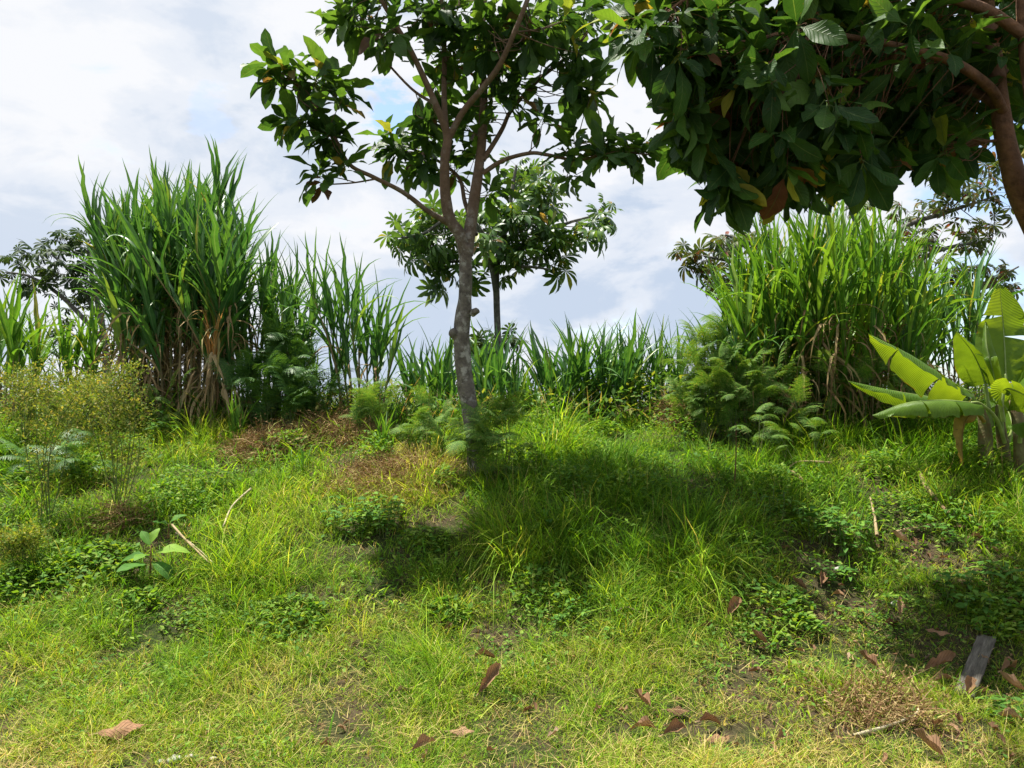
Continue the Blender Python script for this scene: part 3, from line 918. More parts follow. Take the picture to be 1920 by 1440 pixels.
def grow_crown(limbs, clusters, size, ntm, leaves=(5, 8), droop=0.3, tw_r=0.004, spread=(0.7, 1.5), jitter=0.25, petiole=0.0, center=None):
    """Leafy twigs fill the clusters and reach back to the nearest limb."""
    samples = np.concatenate([smooth_path(P, r, 6)[0][2:] for P, r in limbs])
    items, twigs = [], []
    for (cx, cy, rx, ry, dep, dr, n) in clusters:
        for _ in range(n):
            v = rng.normal(0, 1, 3); v = v / np.linalg.norm(v) * rng.random() ** 0.45
            p = at(cx + v[0] * rx, cy + v[1] * ry, dep + v[2] * dr)
            dd = np.linalg.norm(samples - p, axis=1) + 0.35 * np.maximum(samples[:, 2] - p[2], 0)
            b = samples[int(rng.choice(np.argsort(dd)[:9]))]
            axis = norm((p - b) + np.array([0, 0, 0.15]) + rng.normal(0, 0.08, 3))
            items += rosette(p, axis, int(rng.integers(leaves[0], leaves[1] + 1)), size, ntm, droop, spread, jitter, petiole)
            mid = (p + b) / 2 + rng.normal(0, 0.03, 3) - np.array([0, 0, 0.03])
            l = np.linalg.norm(p - b)
            twigs.append(tube([b, mid, p], [tw_r * (1 + 1.2 * l), tw_r * (1 + 0.5 * l), tw_r * 0.7], 5, 3, cap=False))
            if petiole > 0:
                for _, M in items[-leaves[0]:]:
                    twigs.append(tube([p, M[:3, 3]], [tw_r * 0.6, tw_r * 0.5], 3, 2, cap=False))
    return items, twigs


def build_main_tree():
    D = 6.5
    base = on_ground(897, D)
    t = thing('forked_tree', 'forked broad-leaved tree with grey mottled trunk in the middle of the bank', 'tree', base)
    trunk = [(900, 925, 6.5, 27), (895, 880, 6.5, 24), (886, 800, 6.5, 22), (873, 720, 6.5, 21), (866, 650, 6.5, 21.5), (866, 608, 6.5, 21), (872, 560, 6.5, 17.5), (873, 500, 6.5, 17), (873, 462, 6.5, 19)]
    P, r = px_path(trunk); r = r * 0.74
    part_world('trunk', tube(P, r, 16, 8, 0.10, 3), t, M_bark)
    # old pruning scars
    for (x, y, dx, rr) in ((856, 628, -9, 9), (886, 588, 9, 6)):
        a, b = at(x, y, 6.48), at(x + dx, y - 6, 6.44)
        part_world('branch_stub', tube([a, b], [rr / F_PX * D * 1.3, rr / F_PX * D], 10, 2, 0.2, 5), t, M_bark)
    limbs_px = [
        [(873, 478, 6.5, 15), (862, 440, 6.47, 14.5), (843, 410, 6.45, 13), (835, 360, 6.42, 12), (834, 300, 6.4, 11), (839, 255, 6.4, 10), (822, 208, 6.35, 8), (792, 140, 6.3, 7), (765, 85, 6.2, 6), (735, 35, 6.1, 5.5), (700, -30, 6.0, 5), (660, -140, 5.9, 3)],
        [(875, 478, 6.5, 15), (884, 410, 6.55, 13.5), (895, 335, 6.6, 12), (904, 260, 6.65, 10.5), (907, 180, 6.7, 9.5), (902, 90, 6.7, 8), (908, 0, 6.75, 7), (920, -150, 6.8, 5), (930, -300, 6.8, 3)],
        [(838, 262, 6.4, 7.5), (833, 190, 6.5, 6.5), (833, 90, 6.55, 6), (828, 0, 6.6, 5), (820, -140, 6.6, 3)],
        [(842, 258, 6.4, 8), (868, 210, 6.35, 7.5), (905, 165, 6.25, 7), (935, 125, 6.15, 6.5), (965, 60, 6.0, 6), (1000, -30, 5.9, 5), (1040, -150, 5.8, 3)],
        [(840, 418, 6.45, 8), (800, 394, 6.35, 6), (755, 360, 6.25, 5.5), (700, 332, 6.15, 5), (655, 308, 6.05, 4.5), (628, 258, 6.0, 3.8), (595, 200, 5.95, 3), (545, 150, 5.9, 2)],
        [(703, 336, 6.15, 2.2), (660, 343, 6.1, 1.8), (612, 346, 6.05, 1.5)],
        [(905, 325, 6.6, 6), (945, 300, 6.55, 5), (995, 287, 6.5, 4.5), (1030, 291, 6.45, 4), (1085, 300, 6.4, 3), (1150, 285, 6.35, 2.5), (1215, 290, 6.3, 1.6)],
        [(906, 300, 6.62, 6), (940, 245, 6.7, 5), (960, 205, 6.75, 4.5), (1010, 150, 6.8, 4), (1080, 90, 6.85, 3.5), (1130, 10, 6.9, 2.5)],
        [(893, 440, 6.55, 5), (872, 380, 6.75, 5), (858, 330, 6.9, 4), (800, 290, 7.05, 3), (740, 270, 7.1, 2)],
        [(815, 195, 6.35, 4), (770, 165, 6.5, 3), (700, 90, 6.6, 2.2), (640, 30, 6.6, 1.5)],
    ]
    limbs = []
    for i, l in enumerate(limbs_px):
        P, r = px_path(l); r = r * 0.84; limbs.append((P, r))
        part_world('limb', tube(P, r, 10, 6, 0.07, 20 + i), t, M_bark)
    cl = [
        # left spray
        (520, 135, 32, 38, 5.9, 0.2, 7), (585, 150, 45, 35, 5.95, 0.25, 8), (635, 175, 28, 40, 6.0, 0.25, 6), (555, 225, 45, 35, 5.95, 0.25, 8), (615, 255, 40, 40, 6.0, 0.2, 8), (600, 315, 28, 28, 6.0, 0.15, 4), (645, 300, 20, 25, 6.05, 0.15, 2),
        # left of the trunk
        (730, 275, 42, 35, 7.0, 0.3, 11), (780, 300, 40, 28, 6.9, 0.35, 9), (800, 240, 35, 35, 6.8, 0.35, 7), (820, 180, 30, 45, 6.8, 0.3, 5),
        # top left
        (655, 20, 55, 45, 6.4, 0.4, 12), (720, 60, 50, 50, 6.3, 0.5, 11), (700, -60, 90, 60, 6.2, 0.6, 16),
        # middle top
        (820, 30, 75, 60, 6.5, 0.6, 20), (930, 60, 90, 80, 6.5, 0.7, 30), (1040, 50, 85, 70, 6.5, 0.6, 28), (960, 170, 60, 60, 6.7, 0.5, 14), (890, 230, 40, 60, 6.9, 0.3, 9),
        (1090, 120, 50, 60, 6.5, 0.4, 11), (1075, 180, 55, 40, 6.5, 0.4, 8), (1110, 30, 35, 50, 6.6, 0.4, 7), (1020, 215, 30, 30, 6.5, 0.3, 3), (850, 110, 60, 50, 6.6, 0.5, 8),
        # behind the fork
        (860, 310, 45, 40, 6.95, 0.25, 6), (930, 350, 40, 40, 6.95, 0.25, 5),
        # right spray
        (1075, 275, 35, 30, 6.4, 0.25, 7), (1130, 285, 45, 28, 6.35, 0.25, 9), (1195, 280, 38, 28, 6.3, 0.2, 8), (1080, 325, 25, 20, 6.4, 0.2, 2),
        # above the frame: unseen crown, invented and thinned to shape its shade
        (820, -90, 150, 50, 6.4, 0.8, 7), (1000, -90, 150, 50, 6.3, 0.8, 7), (920, -220, 150, 50, 6.4, 0.8, 3),
    ]
    items, tw = grow_crown(limbs, [(a, b, c * 0.82, d * 0.8, e, f, int(g * 0.85 + 0.5)) for a, b, c, d, e, f, g in cl], 0.235, len(main_leaf), (5, 8), 0.30, 0.0035)
    part_world('twigs', join(tw), t, M_bark, 'stuff')
    scatter(t, 'leaf', main_leaf, items, 300, 'foliage')
    # one dead hanging tuft at the end of the low twig
    its = rosette(at(605, 340, 6.05), np.array([-0.5, 0, -0.6]), 5, 0.16, len(dead_leaf), 0.6)
    for k, (i, M) in enumerate(its):
        part('withered_leaf', dead_leaf[i], t, M)


build_main_tree()


def build_right_tree():
    base = np.array([3.05, 4.05, float(gz(3.05, 4.05))])
    t = thing('shade_tree', 'large dark-leaved shade tree overhanging the top right corner with orange-brown limbs', 'tree', base)
    D = 3.7

    def W(pts):
        return px_path(pts)
    bz = base - np.array([0, 0, 0.1])
    P, r = W([(1995, 560, 3.95, 34), (1955, 450, 3.85, 30), (1912, 360, 3.75, 26), (1890, 285, 3.7, 23), (1876, 200, 3.7, 20), (1866, 120, 3.75, 18), (1850, 0, 3.9, 15), (1820, -160, 4.1, 11)])
    P = np.vstack([bz, base + np.array([-0.1, -0.02, 0.5]), P]); r = np.concatenate([[0.12, 0.10], r * 0.8])
    limbs = [(P, r)]
    part_world('trunk', tube(P, r, 14, 7, 0.08, 8), t, M_bark_right)
    for i, l in enumerate([
        [(1965, 470, 3.87, 24), (1955, 330, 3.6, 22), (1940, 200, 3.45, 20), (1925, 80, 3.4, 18), (1915, -60, 3.4, 15), (1890, -220, 3.4, 10)],
        [(1884, 215, 3.69, 12), (1856, 165, 3.55, 12), (1790, 118, 3.4, 11), (1720, 95, 3.35, 9), (1600, 70, 3.3, 7), (1480, 60, 3.2, 5), (1380, 90, 3.15, 3)],
        [(1926, 70, 3.4, 14), (1850, 20, 3.37, 13), (1760, -10, 3.3, 12), (1640, -40, 3.3, 9), (1480, -60, 3.2, 7), (1320, -20, 3.2, 4), (1240, 30, 3.2, 3)],
        [(1877, 205, 3.7, 10), (1820, 170, 3.8, 10), (1740, 165, 4.0, 9), (1640, 190, 4.2, 7), (1520, 230, 4.3, 5), (1400, 280, 4.3, 3)],
        [(1864, 105, 3.77, 12), (1760, 60, 4.2, 10), (1640, 40, 4.7, 8), (1500, 80, 5.0, 6), (1380, 120, 5.0, 3)],
        [(1884, 262, 3.7, 5), (1850, 265, 3.7, 3.5), (1818, 262, 3.7, 2)],
        [(1930, 120, 3.42, 13), (2000, 20, 3.4, 12), (2120, -60, 3.6, 8), (2250, -120, 3.8, 4)],
        [(1870, 145, 3.74, 11), (1950, 60, 4.3, 10), (2020, 0, 4.9, 8), (2060, -60, 5.4, 4)],
    ]):
        P, r = W(l); r = r * 0.8; limbs.append((P, r))
        part_world('limb', tube(P, r, 10, 6, 0.08, 60 + i), t, M_bark_right)
    cl = [
        (1215, 45, 55, 55, 3.2, 0.25, 7), (1290, 120, 45, 60, 3.2, 0.3, 8), (1320, 20, 80, 60, 3.3, 0.4, 14), (1300, 215, 45, 45, 3.3, 0.3, 7), (1345, 290, 55, 55, 3.4, 0.3, 10), (1390, 360, 50, 40, 3.5, 0.3, 8), (1350, 395, 25, 25, 3.3, 0.2, 2),
        (1420, 130, 90, 90, 3.4, 0.5, 24), (1450, 250, 90, 80, 3.6, 0.6, 24), (1480, 345, 85, 45, 3.6, 0.5, 16), (1530, 40, 110, 80, 3.6, 0.7, 26), (1560, 180, 110, 90, 3.8, 0.8, 34), (1590, 285, 90, 60, 3.9, 0.6, 22), (1660, 60, 110, 90, 3.8, 0.8, 28),
        (1700, 200, 100, 90, 4.0, 0.8, 30), (1690, 285, 70, 45, 4.0, 0.6, 13), (1800, 80, 110, 90, 4.0, 0.8, 28), (1790, 220, 60, 70, 4.2, 0.6, 14), (1900, 90, 80, 90, 4.1, 0.7, 18), (1770, 300, 30, 30, 3.6, 0.3, 3), (1910, 250, 25, 50, 4.6, 0.4, 4), (1600, 345, 60, 25, 3.8, 0.5, 6),
        # above and beyond the frame: unseen crown, built for shade on the ground
        (1450, -90, 170, 60, 3.6, 0.8, 22), (1700, -110, 170, 70, 3.9, 0.9, 26), (1950, -80, 150, 90, 4.0, 0.9, 20), (2080, 60, 110, 110, 4.2, 0.9, 16), (1600, -240, 260, 70, 4.0, 1.0, 24), (1950, -240, 200, 90, 4.1, 1.0, 18),
        (1345, 255, 45, 50, 5.1, 0.4, 18), (1430, 235, 70, 60, 5.2, 0.5, 30), (1530, 210, 80, 60, 5.3, 0.5, 32), (1620, 160, 80, 80, 5.1, 0.5, 22), (1380, 120, 90, 80, 5.5, 0.4, 30), (1490, 90, 90, 80, 5.7, 0.4, 26), (1560, -120, 220, 90, 4.9, 0.5, 20), (1760, -60, 120, 110, 4.6, 0.4, 10),  # deep clusters hidden behind the front ones, added to shade the lower right
    ]
    items, tw = grow_crown(limbs, [(a, b - (0.22 * max(b - 200, 0)), c * 0.95, d * 0.85, e, f, int(g * 1.35 + 0.5)) for a, b, c, d, e, f, g in cl], 0.182, len(right_leaf), (5, 8), 0.45, 0.0018, (0.6, 1.6))
    part_world('twigs', join(tw), t, M_bark_right, 'stuff')
    scatter(t, 'leaf', right_leaf, items, 300, 'foliage')


build_right_tree()


def umbrella_tree(name, label, base, trunk_px, limbs_px, clusters, tmpls, size, leaves=(5, 8), mat=M_bark_grey, petiole=0.17):
    t = thing(name, label, 'tree', base)
    limbs = []
    for i, l in enumerate(trunk_px):
        P, r = px_path(l); r = r * 0.8
        if i == 0:
            P = np.vstack([base - np.array([0, 0, 0.15]), P]); r = np.concatenate([[r[0] * 1.2], r])
        part_world('trunk', tube(P, r, 10, 5, 0.05, 4), t, mat); limbs.append((P, r))
    for i, l in enumerate(limbs_px):
        P, r = px_path(l); limbs.append((P, r))
        part_world('limb', tube(P, r, 8, 5, 0.05, 9 + i), t, mat)
    items, tw = grow_crown(limbs, [(a, b, c * 1.15, d * 1.12, e, f, max(int(g * 0.68), 1)) for a, b, c, d, e, f, g in clusters], size * 1.1, len(tmpls), leaves, 0.35, 0.004, (0.5, 1.6), 0.3, petiole)
    part_world('twigs', join(tw), t, mat, 'stuff')
    scatter(t, 'leaf', tmpls, items, 300, 'foliage')
    return t


umbrella_tree('umbrella_tree', 'slim tree with umbrella-shaped leaves on a thin bare trunk behind the forked tree', on_ground(937, 10.0),
              [[(937, 700, 10, 8), (934, 640, 10, 8), (931, 560, 10, 8), (931, 500, 10, 9), (945, 440, 10, 7), (960, 360, 10, 5), (968, 310, 10, 3)]],
              [[(932, 560, 10, 5.5), (922, 500, 9.9, 5.5), (905, 440, 9.8, 5), (860, 400, 9.7, 4), (790, 440, 9.7, 2.5), (740, 445, 9.7, 1.5)],
               [(935, 490, 10, 5), (1000, 450, 10.1, 4), (1060, 420, 10.2, 3), (1130, 400, 10.3, 1.5)],
               [(940, 460, 10, 5), (1010, 400, 10.4, 3.5), (1040, 350, 10.6, 2)],
               [(925, 500, 10, 4), (860, 490, 10.1, 3), (800, 500, 10.2, 1.5)],
               [(940, 500, 10, 4), (990, 500, 9.7, 3), (1030, 505, 9.6, 1.5)]],
              [(760, 455, 48, 30, 9.8, 0.4, 6), (830, 420, 60, 45, 9.9, 0.6, 9), (830, 490, 55, 28, 10.1, 0.4, 5), (920, 430, 70, 60, 9.8, 0.7, 14), (1000, 410, 70, 55, 10, 0.7, 12), (985, 345, 60, 35, 10.2, 0.6, 8),
               (1070, 430, 55, 40, 10.1, 0.5, 8), (1115, 395, 30, 25, 10.2, 0.4, 3), (990, 490, 60, 28, 9.9, 0.5, 7), (910, 500, 50, 25, 9.8, 0.5, 5), (1060, 370, 40, 28, 10.3, 0.4, 4)],
              palm_leaf, 0.20)
umbrella_tree('umbrella_tree', 'silhouetted umbrella-leaved tree at the left edge behind the tallest cane clump', on_ground(205, 12.0),
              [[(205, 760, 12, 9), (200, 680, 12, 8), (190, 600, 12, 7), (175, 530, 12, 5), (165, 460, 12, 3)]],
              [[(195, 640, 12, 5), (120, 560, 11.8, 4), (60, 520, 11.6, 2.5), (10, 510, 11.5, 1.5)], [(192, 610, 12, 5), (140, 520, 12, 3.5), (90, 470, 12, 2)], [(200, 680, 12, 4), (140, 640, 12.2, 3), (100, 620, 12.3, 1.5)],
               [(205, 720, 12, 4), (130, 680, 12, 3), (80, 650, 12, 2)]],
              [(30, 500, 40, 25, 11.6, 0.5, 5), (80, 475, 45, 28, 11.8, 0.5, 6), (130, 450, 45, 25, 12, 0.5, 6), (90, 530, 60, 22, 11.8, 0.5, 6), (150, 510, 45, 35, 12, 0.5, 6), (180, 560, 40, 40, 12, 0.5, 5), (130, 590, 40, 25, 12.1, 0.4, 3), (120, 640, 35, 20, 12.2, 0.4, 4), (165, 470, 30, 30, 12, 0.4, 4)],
              palm_silhouette, 0.155, (5, 7))
umbrella_tree('umbrella_tree', 'bronze umbrella-leaved tree spreading behind the bright cane clump at right', on_ground(1600, 10.6),
              [[(1600, 740, 10.6, 12), (1598, 640, 10.6, 11), (1596, 540, 10.6, 10), (1600, 440, 10.6, 8), (1610, 380, 10.6, 6)]],
              [[(1597, 600, 10.6, 8), (1680, 520, 10.4, 6), (1760, 470, 10.3, 4), (1860, 450, 10.2, 2)], [(1600, 520, 10.6, 7), (1690, 430, 10.5, 5), (1770, 400, 10.4, 4), (1860, 370, 10.3, 2)],
               [(1600, 620, 10.6, 7), (1500, 560, 10.5, 6), (1400, 500, 10.3, 4), (1320, 480, 10.2, 2)], [(1600, 540, 10.6, 6), (1480, 480, 10.4, 4), (1360, 440, 10.3, 2)],
               [(1598, 600, 10.6, 6), (1720, 570, 10.7, 4), (1830, 540, 10.8, 3), (1910, 500, 10.8, 1.5)]],
              [(1325, 480, 45, 40, 10.3, 0.5, 6), (1345, 440, 40, 25, 10.3, 0.5, 4), (1390, 500, 50, 40, 10.4, 0.5, 5), (1450, 450, 60, 30, 10.4, 0.5, 4), (1330, 530, 25, 20, 10.3, 0.3, 2),
               (1720, 400, 60, 35, 10.4, 0.5, 7), (1790, 370, 60, 35, 10.4, 0.5, 7), (1870, 360, 50, 35, 10.3, 0.5, 6), (1850, 430, 60, 30, 10.3, 0.5, 7), (1770, 440, 50, 30, 10.4, 0.5, 5), (1730, 500, 50, 35, 10.4, 0.5, 5), (1800, 510, 55, 30, 10.5, 0.5, 6), (1880, 500, 45, 35, 10.6, 0.5, 6), (1780, 560, 50, 20, 10.6, 0.4, 3), (1600, 400, 60, 25, 10.7, 0.4, 4)],
              palm_red, 0.165, (5, 7))
umbrella_tree('umbrella_tree', 'small umbrella-leaved treetop showing low behind the forked trunk', on_ground(905, 12.5),
              [[(915, 760, 12.5, 5), (912, 690, 12.5, 4.5), (915, 650, 12.5, 3)]], [],
              [(930, 640, 45, 14, 12.5, 0.5, 5), (895, 650, 25, 12, 12.5, 0.4, 3)], palm_silhouette, 0.22, (5, 7))

# ------------------------------------------------------------------ canes


def cane_clump(label, x0, x1, depth, ddep, n, tops, leaf_len=(0.75, 1.15), mat_set=None, fan=0.5, leaf_gap=0.10, dead=0.5, stalk_r=0.011, lean=0.10, droop_p=0.12, arch_p=0.4, deadset=None, wid=1.08, group='cane clumps along the crest', leaf_from=0.45, name='cane_clump', erect=1.0):
    """n stalks between photo columns x0..x1; tops: [(x, y)] outline of the leaf tips in the photo."""
    mat_set = mat_set or cane_green; deadset = deadset or cane_dead
    cxp = (x0 + x1) / 2
    base = on_ground(cxp, depth)
    t = thing(name, label, 'cane', base, group)
    tx = [a for a, b in tops]; ty = [b for a, b in tops]
    leaves, deads = [], []
    for k in range(n):
        px = x0 + (x1 - x0) * ((k + rng.random()) / n if n > 3 else (k + 0.5) / n)
        dy = depth + (rng.random() * 2 - 1) * ddep
        b = on_ground(px, dy)
        f = (px - cxp) / max((x1 - x0) / 2, 1)
        ztop = at(px, np.interp(px + f * 30, tx, ty), dy)[2]
        Htot = (ztop - b[2]) * (0.92 + 0.20 * rng.random())
        LL = leaf_len[0] + (leaf_len[1] - leaf_len[0]) * rng.random()
        LL = min(LL, Htot * 0.85)
        H = max(Htot - LL * 0.80, 0.10)
        la = rng.random() * 6.28
        ln = np.array([f * lean + rng.normal(0, lean * 0.5), rng.normal(0, lean * 0.7), 0])
        top = b + np.array([0, 0, H]) + ln * H
        midp = (b + top) / 2 - ln * H * 0.15
        b0 = b - np.array([0, 0, 0.06])
        sp, sr = smooth_path([b0, midp, top], [stalk_r * 1.1, stalk_r, stalk_r * 0.6], 4)
        part_world('stalk', tube([b0, midp, top], [stalk_r * 1.1, stalk_r, stalk_r * 0.5], 6, 4), t, M_stalk)
        phi = rng.random() * 6.28
        nl = max(int(H * (1 - leaf_from) / leaf_gap), 0) + 6
        for j in range(nl):
            u = leaf_from + (1 - leaf_from) * (j / max(nl - 1, 1)) ** 0.8
            p = sp[min(int(u * (len(sp) - 1)), len(sp) - 1)] * 1.0
            i0 = u * (len(sp) - 1); ia = int(i0); ib = min(ia + 1, len(sp) - 1)
            p = sp[ia] * (1 - (i0 - ia)) + sp[ib] * (i0 - ia)
            az = phi + math.pi * j + rng.normal(0, fan)
            late = (j / max(nl - 1, 1))
            rr = rng.random()
            if late > 0.75 or rr > arch_p + droop_p: ti = int(rng.integers(0, N_UP))
            elif rr > droop_p: ti = N_UP + int(rng.integers(0, N_ARCH))
            else: ti = N_UP + N_ARCH + int(rng.integers(0, N_DROOP))
            s = LL * (0.65 + 0.45 * rng.random()) * (1 - 0.25 * abs(late - 0.6))
            M = np.eye(4)
            tilt = np.eye(3); 
            Rz = rotz(az)
            q = ln * 0.8 + rng.normal(0, 0.06, 3)
            Sh = np.eye(3); Sh[0, 2] = q[0] * erect; Sh[1, 2] = q[1] * erect
            M[:3, :3] = Rz @ np.diag([s, s * wid * (0.75 + 0.5 * rng.random()), s]); M[:3, :3] = _tilt(q[:2]) @ M[:3, :3]
            M[:3, 3] = p
            leaves.append((ti, M))
        nd = int(dead * (2 + H * 5) * rng.random() * 1.6 * 0.7)
        for j in range(nd):
            u = 0.05 + 0.65 * rng.random()
            p = b + (top - b) * u
            s = LL * (0.4 + 0.4 * rng.random())
            M = np.eye(4); M[:3, :3] = rotz(rng.random() * 6.28) @ np.diag([s, s, s]); M[:3, 3] = p
            deads.append((int(rng.integers(0, len(deadset))), M))
    scatter(t, 'leaf', mat_set, leaves, 300, 'foliage')
    scatter(t, 'dry_leaf', deadset, deads, 150, 'dry_foliage')
    return t


def _tilt(q):
    """Rotation that leans +Z by the small horizontal vector q."""
    a = np.array([q[0], q[1], 1.0]); a = norm(a)
    z = np.array([0, 0, 1.0]); v = np.cross(z, a); c = a[2]
    K = np.array([[0, -v[2], v[1]], [v[2], 0, -v[0]], [-v[1], v[0], 0]])
    return np.eye(3) + K + K @ K / (1 + c)


cane_clump('tallest dense cane clump with tan dry stalks, standing in front of the silhouetted umbrella-leaved tree', 235, 425, 8.9, 0.8, 54, [(170, 470), (210, 420), (245, 345), (275, 325), (310, 350), (345, 320), (395, 315), (425, 380), (470, 460)],
           (0.75, 1.1), cane_green, 0.7, 0.065, 3.0, 0.014, 0.12, 0.18, 0.46, leaf_from=0.38, wid=1.4)
cane_clump('green cane clump sloping down from the tallest clump towards the bracken', 425, 545, 8.6, 0.5, 26, [(400, 400), (450, 395), (480, 430), (520, 480), (560, 520), (600, 560)],
           (0.7, 1.0), cane_green, 0.6, 0.09, 0.4, 0.010, 0.22, 0.12, 0.40, leaf_from=0.3)
cane_clump('low cane clump leaning out beside the bracken and the airy cane', 560, 610, 8.5, 0.3, 8, [(540, 560), (570, 555), (620, 590)], (0.6, 0.85), cane_green, 0.6, 0.09, 0.3, 0.009, 0.3, 0.15, 0.45, leaf_from=0.2)
cane_clump('short cane clump cut off by the left edge of the picture', -30, 70, 8.3, 0.5, 13, [(-30, 540), (30, 545), (80, 570)], (0.7, 1.0), cane_lit, 0.6, 0.09, 0.9, 0.010, 0.12, 0.15, 0.45)
cane_clump('sparse yellowing cane clump left of the tallest clump', 105, 195, 8.4, 0.4, 10, [(90, 580), (140, 560), (200, 570)], (0.6, 0.9), cane_lit, 0.6, 0.10, 1.0, 0.009, 0.15, 0.18, 0.45)
cane_clump('airy cane with long arching leaves standing alone right of the bracken', 640, 715, 8.2, 0.25, 10, [(600, 470), (640, 435), (690, 470), (740, 540), (780, 570)], (0.8, 1.15), cane_green, 0.6, 0.12, 0.7, 0.011, 0.20, 0.10, 0.45, leaf_from=0.4, wid=0.95)
cane_clump('low cane clump just left of the forked trunk', 770, 850, 8.8, 0.4, 12, [(740, 640), (800, 615), (860, 640)], (0.8, 1.1), cane_green, 0.6, 0.09, 0.3, 0.009, 0.15, 0.15, 0.45, leaf_from=0.2)
cane_clump('low cane clump just right of the forked trunk', 880, 985, 8.7, 0.5, 17, [(870, 630), (920, 615), (960, 620), (1000, 680)], (0.8, 1.1), cane_green, 0.6, 0.09, 0.4, 0.009, 0.12, 0.12, 0.42, leaf_from=0.2)
cane_clump('tiny bright cane sprout between two dark cane clumps on the crest', 1000, 1040, 8.2, 0.2, 5, [(990, 690), (1020, 675), (1050, 690)], (0.5, 0.7), cane_lit, 0.6, 0.09, 0.3, 0.008, 0.15, 0.15, 0.45, leaf_from=0.2)
cane_clump('dark cane clump spread like a fan near the middle of the crest', 1040, 1105, 8.8, 0.3, 13, [(1010, 600), (1060, 605), (1110, 612), (1130, 640)], (0.85, 1.15), cane_green, 0.6, 0.10, 0.3, 0.009, 0.22, 0.10, 0.35, leaf_from=0.15)
cane_clump('pale thin-leaved cane clump standing right of the fan-shaped clump', 1125, 1195, 8.8, 0.4, 14, [(1110, 600), (1140, 600), (1200, 620)], (0.9, 1.2), cane_green, 0.6, 0.11, 0.4, 0.008, 0.12, 0.08, 0.35, leaf_from=0.15, wid=1.05)
cane_clump('wispy bluish cane clump next to the feathery fern bank', 1200, 1275, 9.0, 0.4, 13, [(1190, 620), (1230, 600), (1290, 625)], (0.9, 1.2), cane_green, 0.6, 0.11, 0.3, 0.007, 0.14, 0.08, 0.35, leaf_from=0.15, wid=0.85)
cane_clump('big bright yellow-green cane clump below the shade tree', 1400, 1720, 8.2, 0.8, 64, [(1340, 560), (1390, 450), (1440, 400), (1500, 395), (1560, 370), (1640, 395), (1700, 430), (1760, 500), (1800, 560)],
           (0.85, 1.25), cane_lit, 0.7, 0.07, 2.6, 0.009, 0.15, 0.13, 0.42, wid=0.75, leaf_from=0.12)
cane_clump('dark green cane clump leaning at the left foot of the bright clump', 1340, 1420, 7.6, 0.3, 9, [(1310, 600), (1350, 560), (1420, 560), (1450, 540)], (0.7, 1.0), cane_green, 0.6, 0.10, 0.5, 0.009, 0.2, 0.12, 0.4, leaf_from=0.2)
cane_clump('tall thin cane blades rising behind the banana plant', 1760, 1850, 8.3, 0.3, 9, [(1740, 520), (1790, 480), (1850, 470)], (0.8, 1.05), cane_green, 0.6, 0.12, 0.3, 0.008, 0.14, 0.08, 0.3, wid=0.8)
cane_clump('small light green cane shoot among the dead bracken', 705, 735, 6.9, 0.08, 4, [(690, 775), (720, 768), (750, 780)], (0.36, 0.52), cane_lit, 0.8, 0.06, 0.0, 0.006, 0.2, 0.2, 0.5, leaf_from=0.1, group='young cane shoots')
cane_clump('small light green cane shoot beside the dead bracken nearer the trunk', 765, 790, 6.9, 0.08, 3, [(750, 795), (780, 790), (800, 800)], (0.36, 0.48), cane_lit, 0.8, 0.06, 0.0, 0.006, 0.2, 0.2, 0.5, leaf_from=0.1, group='young cane shoots')
cane_clump('narrow upright cane shoot below the orange dead cane', 438, 452, 7.4, 0.06, 3, [(430, 745), (450, 740), (460, 745)], (0.35, 0.45), cane_lit, 0.8, 0.06, 0.0, 0.006, 0.08, 0.0, 0.2, leaf_from=0.1, group='young cane shoots')
cane_clump('drooping pale cane shoot at the lower left of the dead bracken', 545, 575, 6.6, 0.06, 3, [(540, 835), (580, 830)], (0.3, 0.42), cane_lit, 0.8, 0.06, 0.3, 0.005, 0.2, 0.6, 0.4, leaf_from=0.1, group='young cane shoots')
cane_clump('drooping pale cane shoot in the middle of the dead bracken', 630, 665, 6.6, 0.06, 4, [(620, 830), (670, 825)], (0.3, 0.45), cane_lit, 0.8, 0.06, 0.8, 0.005, 0.2, 0.6, 0.4, leaf_from=0.1, group='young cane shoots')
cane_clump('single orange dead cane in front of the tallest clump', 388, 402, 7.9, 0.05, 3, [(370, 605), (395, 590), (420, 605)], (0.45, 0.6), cane_dryset, 0.8, 0.2, 1.2, 0.010, 0.08, 0.1, 0.5, deadset=cane_dead, leaf_from=0.75, name='dead_cane', group='dead canes')


def hanging_straw():
    base = on_ground(395, 7.85)
    t = thing('withered_cane', 'pale withered cane leaves hanging to the ground below the orange dead cane', 'dry leaves', base, 'dead canes')
    for pts in ([(398, 660), (375, 705), (345, 740), (332, 800)], [(396, 665), (385, 720), (362, 760), (355, 800)], [(402, 665), (412, 705), (425, 745), (430, 790)], [(395, 670), (390, 730), (372, 770), (380, 810)], [(400, 668), (420, 715), (418, 740), (440, 770)]):
        P = [at(x, y, 7.75 + 0.1 * rng.random()) for x, y in pts]
        P, r = smooth_path(P, [0.012, 0.014, 0.012, 0.004], 5)
        V, U = [], []
        for i in range(len(P)):
            s = np.array([math.cos(i * 0.3), 0.4 * math.sin(i * 0.5), 0.15]) * r[i] * 1.3
            V += [P[i] - s, P[i] + np.array([0, -r[i] * 0.5, 0]), P[i] + s]; U += [(0, i / 15), (0.5, i / 15), (1, i / 15)]
        part_world('dry_leaf', (np.array(V), grid_faces(len(P), 3), np.array(U)), t, M_straw)


hanging_straw()

# ------------------------------------------------------------------ ferns


